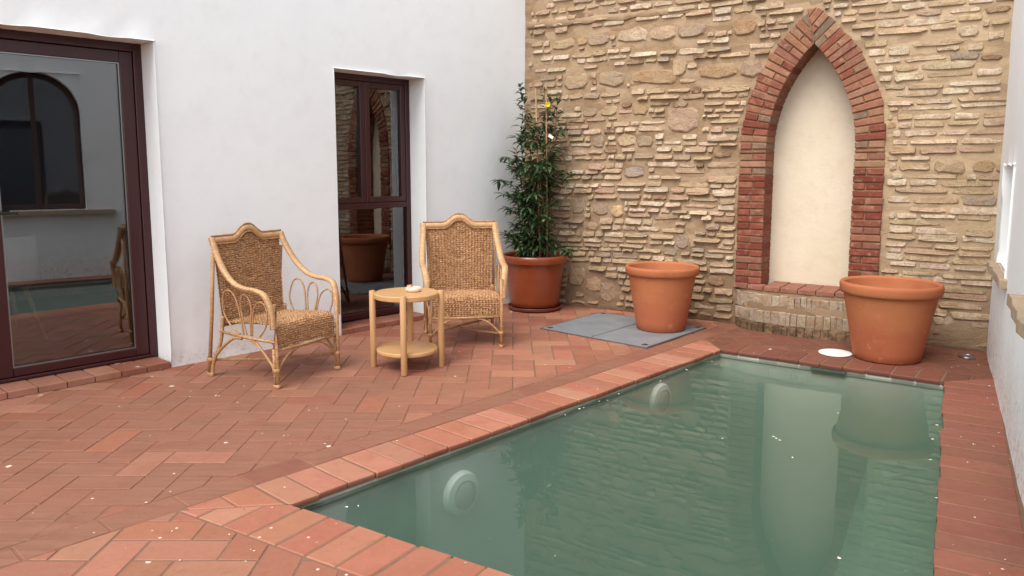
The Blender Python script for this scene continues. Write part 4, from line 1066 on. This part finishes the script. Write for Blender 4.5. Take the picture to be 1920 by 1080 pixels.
# ------------------------------------------------------------------ wicker armchairs (local: +y is the front)
def weave_grid(S, nu, nv, ns, nw, amp, thick):
    # S(u,v) -> (point, normal); ns stakes across, nw weft rows
    m2 = MB()
    for j in range(nv + 1):
        for i in range(nu + 1):
            u, v = i / nu, j / nv; P, n_ = S(u, v); row = min(nw - 1, int(v * nw)); f_ = v * nw - row
            d_ = math.sin(2 * math.pi * ns * u + (row % 2) * 1.1) * amp * math.sin(math.pi * f_) ** .6 + (math.sin(math.pi * f_) ** .7 - .6) * amp * 1.1
            m2.v.append(tuple(P + n_ * d_))
    for j in range(nv):
        for i in range(nu):
            a_ = j * (nu + 1) + i; m2.f.append((a_, a_ + 1, a_ + nu + 2, a_ + nu + 1))
    return m2
def make_chair(name):
    c = empty(name)
    ZR, ZTOP = .375, .905
    def topz(x):
        ax = abs(x); h_ = .066 * (.5 + .5 * math.cos(math.pi * max(0, ax - .012) / .125)) if ax < .137 else 0
        return ZTOP + h_
    backy = lambda z: -.205 - .040 * max(0, (z - ZR)) / .55
    hwid = lambda z: .262 + .018 * (z - ZR) / .55
    def Sb(u, v):
        xx = (u * 2 - 1); zt = topz(xx * .28); z_ = ZR - .03 + (zt - ZR + .03) * v
        return Vector((xx * hwid(z_), backy(z_), z_)), Vector((0, .974, .225))
    m2 = weave_grid(Sb, 132, 190, 22, 38, .0062, 0); m2.build('backrest', M['wicker'], c, True)
    m3 = weave_grid(lambda u, v: (Sb(1 - u, v)[0] + Vector((0, -.012, 0)), -Sb(u, v)[1]), 44, 76, 22, 38, .003, 0); m3.build('backrest_rear', M['wicker'], c, True)
    prof = catmull([(0, -.215, .372), (0, -.05, .385), (0, .12, .398), (0, .235, .402), (0, .270, .388), (0, .281, .350), (0, .281, .30), (0, .280, .245)], 8)
    cl = [0]
    for i in range(len(prof) - 1): cl.append(cl[-1] + (prof[i + 1] - prof[i]).length)
    def Ss(u, v):
        sv = v * cl[-1]; i = 0
        while i < len(prof) - 2 and cl[i + 1] < sv: i += 1
        t = (sv - cl[i]) / max(1e-6, cl[i + 1] - cl[i]); P = prof[i].lerp(prof[i + 1], t); tg = (prof[i + 1] - prof[i]).normalized()
        return Vector(((1 - 2 * u) * .262, P.y, P.z + .006 * math.cos((u - .5) * 3)), ), Vector((0, -tg.z, tg.y)) if True else None
    m2 = weave_grid(Ss, 132, 215, 22, 43, .0062, 0)
    m2.f = [tuple(reversed(f)) for f in m2.f]; m2.build('seat', M['wicker'], c, True)
    # wrapped top rail with a hump
    ty = backy(.93); fy = -.335; q_ = (.235 - ty) / .546
    tp = []
    for i in range(61):
        x = -.300 + .600 * i / 60; tp.append((x, ty - .002, topz(x) + .016))
    m2 = MB(); m2.sweep(tp, .024, .017, (0, -.25, 1), 10); tr = m2.build('top_rail', M['wrap'], c, True)
    m2 = MB(); m2.sweep([(x, y + .004, z + .028) for x, y, z in tp], .0055, n=6); m2.sweep([(x * .93, y + .016, z - .026) for x, y, z in tp], .0055, n=6); m2.build('edge_cane', M['cane'], tr, True)
    for s_ in (-1, 1):
        ap = catmull([(s_ * .294, ty, .935), (s_ * .297, ty + .03 * q_, .875), (s_ * .305, ty + .085 * q_, .795), (s_ * .313, ty + .16 * q_, .715), (s_ * .318, ty + .26 * q_, .652), (s_ * .318, ty + .37 * q_, .628), (s_ * .315, ty + .47 * q_, .622), (s_ * .308, ty + .545 * q_, .598), (s_ * .298, .268, .535), (s_ * .292, .284, .46), (s_ * .290, .286, .385)], 7)
        m2 = MB(); m2.sweep(ap, .023, .016, (1, 0, 0), 10); arm = m2.build('arm', M['wrap'], c, True)
        m2 = MB(); m2.sweep([p + Vector((s_ * .022, 0, .004)) for p in ap], .0055, n=6); m2.build('edge_cane', M['cane'], arm, True)
        # front leg, two canes bound together
        m2 = MB(); m2.sweep([(s_ * .276, .292, .54), (s_ * .276, .292, .25), (s_ * .274, .294, .0)], .0125, n=8); m2.sweep([(s_ * .276, .268, .25), (s_ * .274, .272, .0)], .011, n=8); m2.build('leg', M['cane'], c, True)
        # rear legs: upright post and raked leg meeting at the foot
        m2 = MB(); m2.sweep([(s_ * .292, ty + .004, .84), (s_ * .292, ty - .035, .45), (s_ * .284, fy - .01, .0)], .0125, n=8)
        m2.sweep(catmull([(s_ * .272, -.20, .42), (s_ * .276, -.225, .25), (s_ * .280, fy + .035, .10), (s_ * .280, fy + .012, .0)], 6), .0125, n=8); m2.build('leg', M['cane'], c, True)
        # binding at the feet
        for (bx, by, bw) in ((s_ * .275, .282, .030), (s_ * .283, fy + .004, .032)):
            for bz in (.012, .115):
                m2 = MB(); m2.lathe([(.016, -.013), (.0195, -.009), (.0195, .009), (.016, .013)], 14); m2.v = [(v[0] * .95 + bx, v[1] * 1.45 + by, v[2] + bz) for v in m2.v]; m2.build('binding', M['cane'], c, True)
        # side rail under the seat and its braces
        m2 = MB(); m2.sweep([(s_ * .276, .285, .298), (s_ * .278, .05, .300), (s_ * .278, -.225, .318)], .0105, n=7); m2.build('side_rail', M['cane'], c, True)
        m2 = MB(); m2.sweep(catmull([(s_ * .276, .278, .085), (s_ * .277, .245, .15), (s_ * .277, .12, .268), (s_ * .277, .06, .288)], 6), .0085, n=7); m2.sweep(catmull([(s_ * .281, fy + .03, .11), (s_ * .279, -.22, .20), (s_ * .278, -.10, .282), (s_ * .277, -.02, .290)], 6), .0105, n=7); m2.build('brace', M['cane'], c, True)
        # petals between seat and arm
        yb = -.205
        loops = [[(yb + .175, .318), (yb + .09, .37), (yb + .035, .47), (yb + .065, .585), (yb + .13, .60), (yb + .175, .54), (yb + .195, .42), (yb + .205, .318)],
                 [(yb + .235, .318), (yb + .215, .42), (yb + .21, .53), (yb + .245, .587), (yb + .29, .565), (yb + .305, .50), (yb + .285, .40), (yb + .270, .318)],
                 [(yb + .285, .318), (yb + .305, .42), (yb + .335, .51), (yb + .385, .55), (yb + .43, .535), (yb + .445, .47), (yb + .415, .385), (yb + .355, .318)]]
        for lp in loops:
            m2 = MB(); m2.sweep(catmull([(s_ * (.278 + .026 * (z_ - .318) / .28), y_, z_) for y_, z_ in lp], 6), .0058, n=6); m2.build('petal', M['cane'], c, True)
    # front arch brace, stretchers, seat edge cane
    m2 = MB(); m2.sweep(catmull([(-.27, .285, .10), (-.22, .284, .16), (-.13, .283, .222), (0, .283, .234), (.13, .283, .222), (.22, .284, .16), (.27, .285, .10)], 8), .0085, n=7); m2.build('brace', M['cane'], c, True)
    m2 = MB(); m2.sweep([(-.276, .286, .243), (0, .287, .241), (.276, .286, .243)], .0085, n=7); m2.build('seat_rail', M['cane'], c, True)
    for P in (((-.282, fy + .01, .118), (.274, .276, .122)), ((.282, fy + .01, .112), (-.274, .276, .108))):
        a_, b_ = Vector(P[0]), Vector(P[1]); m2 = MB(); m2.sweep([a_, (a_ + b_) / 2 + Vector((0, 0, .004 if P[0][0] < 0 else -.016)), b_], .0095, n=7); m2.build('stretcher', M['cane'], c, True)
    return c
def copy_tree(o, parent=None):
    c = o.copy(); col.objects.link(c); c.parent = parent
    for ch in [x for x in bpy.data.objects if x.parent == o]: copy_tree(ch, c)
    return c
ch1 = make_chair('wicker_armchair')
f1 = (gpt(521, 729) + gpt(631, 693)) / 2; az1 = 120.0
def place(o, frontmid, az, back=.283, z=.004):
    fw = D(az); p = frontmid - fw * back; o.location = (p.x, p.y, z); o.rotation_euler = (0, 0, -R(az))
ch2 = copy_tree(ch1)
place(ch1, f1, az1); tag(ch1, 'woven wicker armchair between the glazed door and the window', 'armchair', 'wicker armchairs')
f2 = Vector((-.355, 5.835, 0)); place(ch2, f2, 171); tag(ch2, 'woven wicker armchair between the side table and the planted pot', 'armchair', 'wicker armchairs')

# ------------------------------------------------------------------ side table and ashtray
tcx, tcy = -.735, 5.285
tb = empty('side_table', (tcx, tcy, .004)); tag(tb, 'round oak side table with a lower shelf between the wicker chairs', 'table')
def disc(r, z0, z1, name, mat):
    m2 = MB(); m2.lathe([(.001, z0), (r - .006, z0), (r, z0 + .006), (r, z1 - .006), (r - .006, z1), (r - .02, z1), (.001, z1)], 64); return m2.build(name, mat, tb, 30)
disc(.226, .495, .533, 'table_top', M['oak']); disc(.214, .112, .140, 'shelf', M['oak'])
for k in range(4):
    a_ = R(-88 + 90 * k); rr = .238; m2 = MB()
    m2.lathe([(.001, 0), (.019, 0), (.022, .004), (.022, .540), (.019, .545), (.001, .545)], 20); m2.v = [(v[0] + rr * math.cos(a_), v[1] + rr * math.sin(a_), v[2]) for v in m2.v]; m2.build('leg', M['oak_leg'], tb, 40)
m2 = MB(); m2.lathe([(.001, 0), (.044, 0), (.054, .008), (.056, .020), (.050, .030), (.042, .033), (.034, .028), (.028, .014), (.001, .012)], 36)
m2.v = [(v[0], v[1], v[2] - (.010 if v[2] > .025 and abs((math.atan2(v[1], v[0]) + .3) % (2 * math.pi / 3)) < .35 else 0)) for v in m2.v]
tx, ty_ = tcx + .045, tcy + .02
ash = m2.build('ashtray', M['ashtray'], None, 50, (tx, ty_, .5372)); tag(ash, 'small round pink marble ashtray lying on the oak side table', 'ashtray')

# ------------------------------------------------------------------ round lid, floor lamp, pebbles of the deck
lc = gpt(1566, 664); m2 = MB(); m2.lathe([(.001, 0), (.112, 0), (.118, .003), (.118, .008), (.112, .011), (.08, .013), (.001, .012)], 48)
ld = m2.build('skimmer_lid', M['white'], None, 40, (lc.x, lc.y, .005)); tag(ld, 'round white plastic skimmer lid set in the bricks behind the pool', 'lid')
lc = gpt(1813, 671); m2 = MB(); m2.lathe([(.001, 0), (.055, 0), (.058, .004), (.055, .012), (.044, .014), (.040, .010), (.001, .011)], 32)
ld = m2.build('floor_lamp', M['steel'], None, 40, (lc.x, lc.y, .005)); tag(ld, 'small round steel floor lamp in the corner behind the large pot', 'lamp')

# ------------------------------------------------------------------ dining chair inside the room, seen through the door
ic = empty('dining_chair'); P = gpt(50, 650); ip = Vector((-3.93, 5.82, .055)); ic.location = ip; ic.rotation_euler = (0, 0, 1.0)
tag(ic, 'pale shell chair on wooden legs behind the door glass', 'chair')
sh = MB(); NU, NV = 12, 14
for j in range(NV + 1):
    v = j / NV
    for i in range(NU + 1):
        u = i / NU * 2 - 1
        if v < .5: y = .20 - v * .76; z_ = .44 + .03 * abs(u) ** 2 + (.02 if v < .1 else 0)
        else: y = -.18 - (v - .5) * .16; z_ = .445 + (v - .5) * .76
        wd_ = .23 * (1 - .35 * max(0, v - .6) ** 1.0) ; y += .05 * u * u * (1 if v > .45 else 0); sh.v.append((u * wd_, y, z_))
for j in range(NV):
    for i in range(NU):
        a_ = j * (NU + 1) + i; sh.f.append((a_, a_ + 1, a_ + NU + 2, a_ + NU + 1))
me = sh.mesh('shell', M['white'], True); so_ = mkobj('shell', me, ic); md = so_.modifiers.new('thick', 'SOLIDIFY'); md.thickness = .012
for sx in (-1, 1):
    for sy in (-1, 1):
        m2 = MB(); m2.sweep([(sx * .13, sy * .11 - .0, .425), (sx * .21, sy * .22 - .01, 0)], .014, n=8, taper=[1.2, .8]); m2.build('leg', M['oak_leg'], ic, True)

# ------------------------------------------------------------------ fallen petals and grit floating on the water and lying on the deck
rd = random.Random(77)
mb = MB(); C_ = [srgb(226, 220, 200), srgb(210, 190, 150), srgb(92, 74, 48)]
M['debris'] = NT('debris'); M['debris'] = M['debris'].done(M['debris'].n('ShaderNodeAttribute', attribute_name='Col').outputs['Color'], .8)
def flake(mb, P, r, c):
    n_ = 6; a0 = rd.uniform(0, 6); el = rd.uniform(.35, .9); th_ = rd.uniform(0, 3.1); pts = []
    for i in range(n_):
        a_ = a0 + 2 * math.pi * i / n_; x, y = r * math.cos(a_) * rd.uniform(.7, 1.1), r * el * math.sin(a_) * rd.uniform(.7, 1.1)
        pts.append((P.x + x * math.cos(th_) - y * math.sin(th_), P.y + x * math.sin(th_) + y * math.cos(th_), P.z + rd.uniform(0, r * .25)))
    mb.add(pts + [(P.x, P.y, P.z + r * .3)], [(i, (i + 1) % n_, n_) for i in range(n_)], c)
a, b, d, n, wd = edges[0]
for k_ in range(34):
    if k_ < 16: P = a + d * rd.uniform(.1, 3.6) - n * rd.uniform(.0, .05)
    elif k_ < 24: P = edges[2][0] + edges[2][2] * rd.uniform(.2, 3.2) - edges[2][3] * rd.uniform(.0, .06)
    else: P = gpt(rd.uniform(900, 1700), rd.uniform(760, 1060))
    flake(mb, Vector((P.x, P.y, ZW + .001)), rd.choice((.004, .005, .007, .010)), C_[rd.choice((0, 0, 0, 1, 2))])
for (px, py) in ((1455, 822), (1462, 826), (1450, 819), (1486, 858), (1574, 1047), (650, 951), (672, 949)): flake(mb, gpt(px, py, ZW) + Vector((0, 0, .001)), .009, C_[0])
kind(mb.build('floating_petals', M['debris']), 'stuff')['label'] = 'pale petals and bits floating on the pool water'
mb = MB()
for k_ in range(46):
    P = edges[2][0] + edges[2][2] * rd.uniform(-.2, 3.0) + edges[2][3] * rd.uniform(.01, .3); flake(mb, Vector((P.x, P.y, .0052)), rd.choice((.003, .004, .006, .008)), C_[rd.choice((0, 0, 2, 2))])
for k_ in range(40):
    P = gpt(rd.uniform(0, 900), rd.uniform(720, 1075)); flake(mb, Vector((P.x, P.y, .0052)), rd.choice((.003, .004, .006)), C_[rd.choice((0, 1, 2))])
mb.v = [v for v in mb.v]
kind(mb.build('fallen_bits', M['debris']), 'stuff')['label'] = 'tiny pale and dark bits fallen on the brick paving'
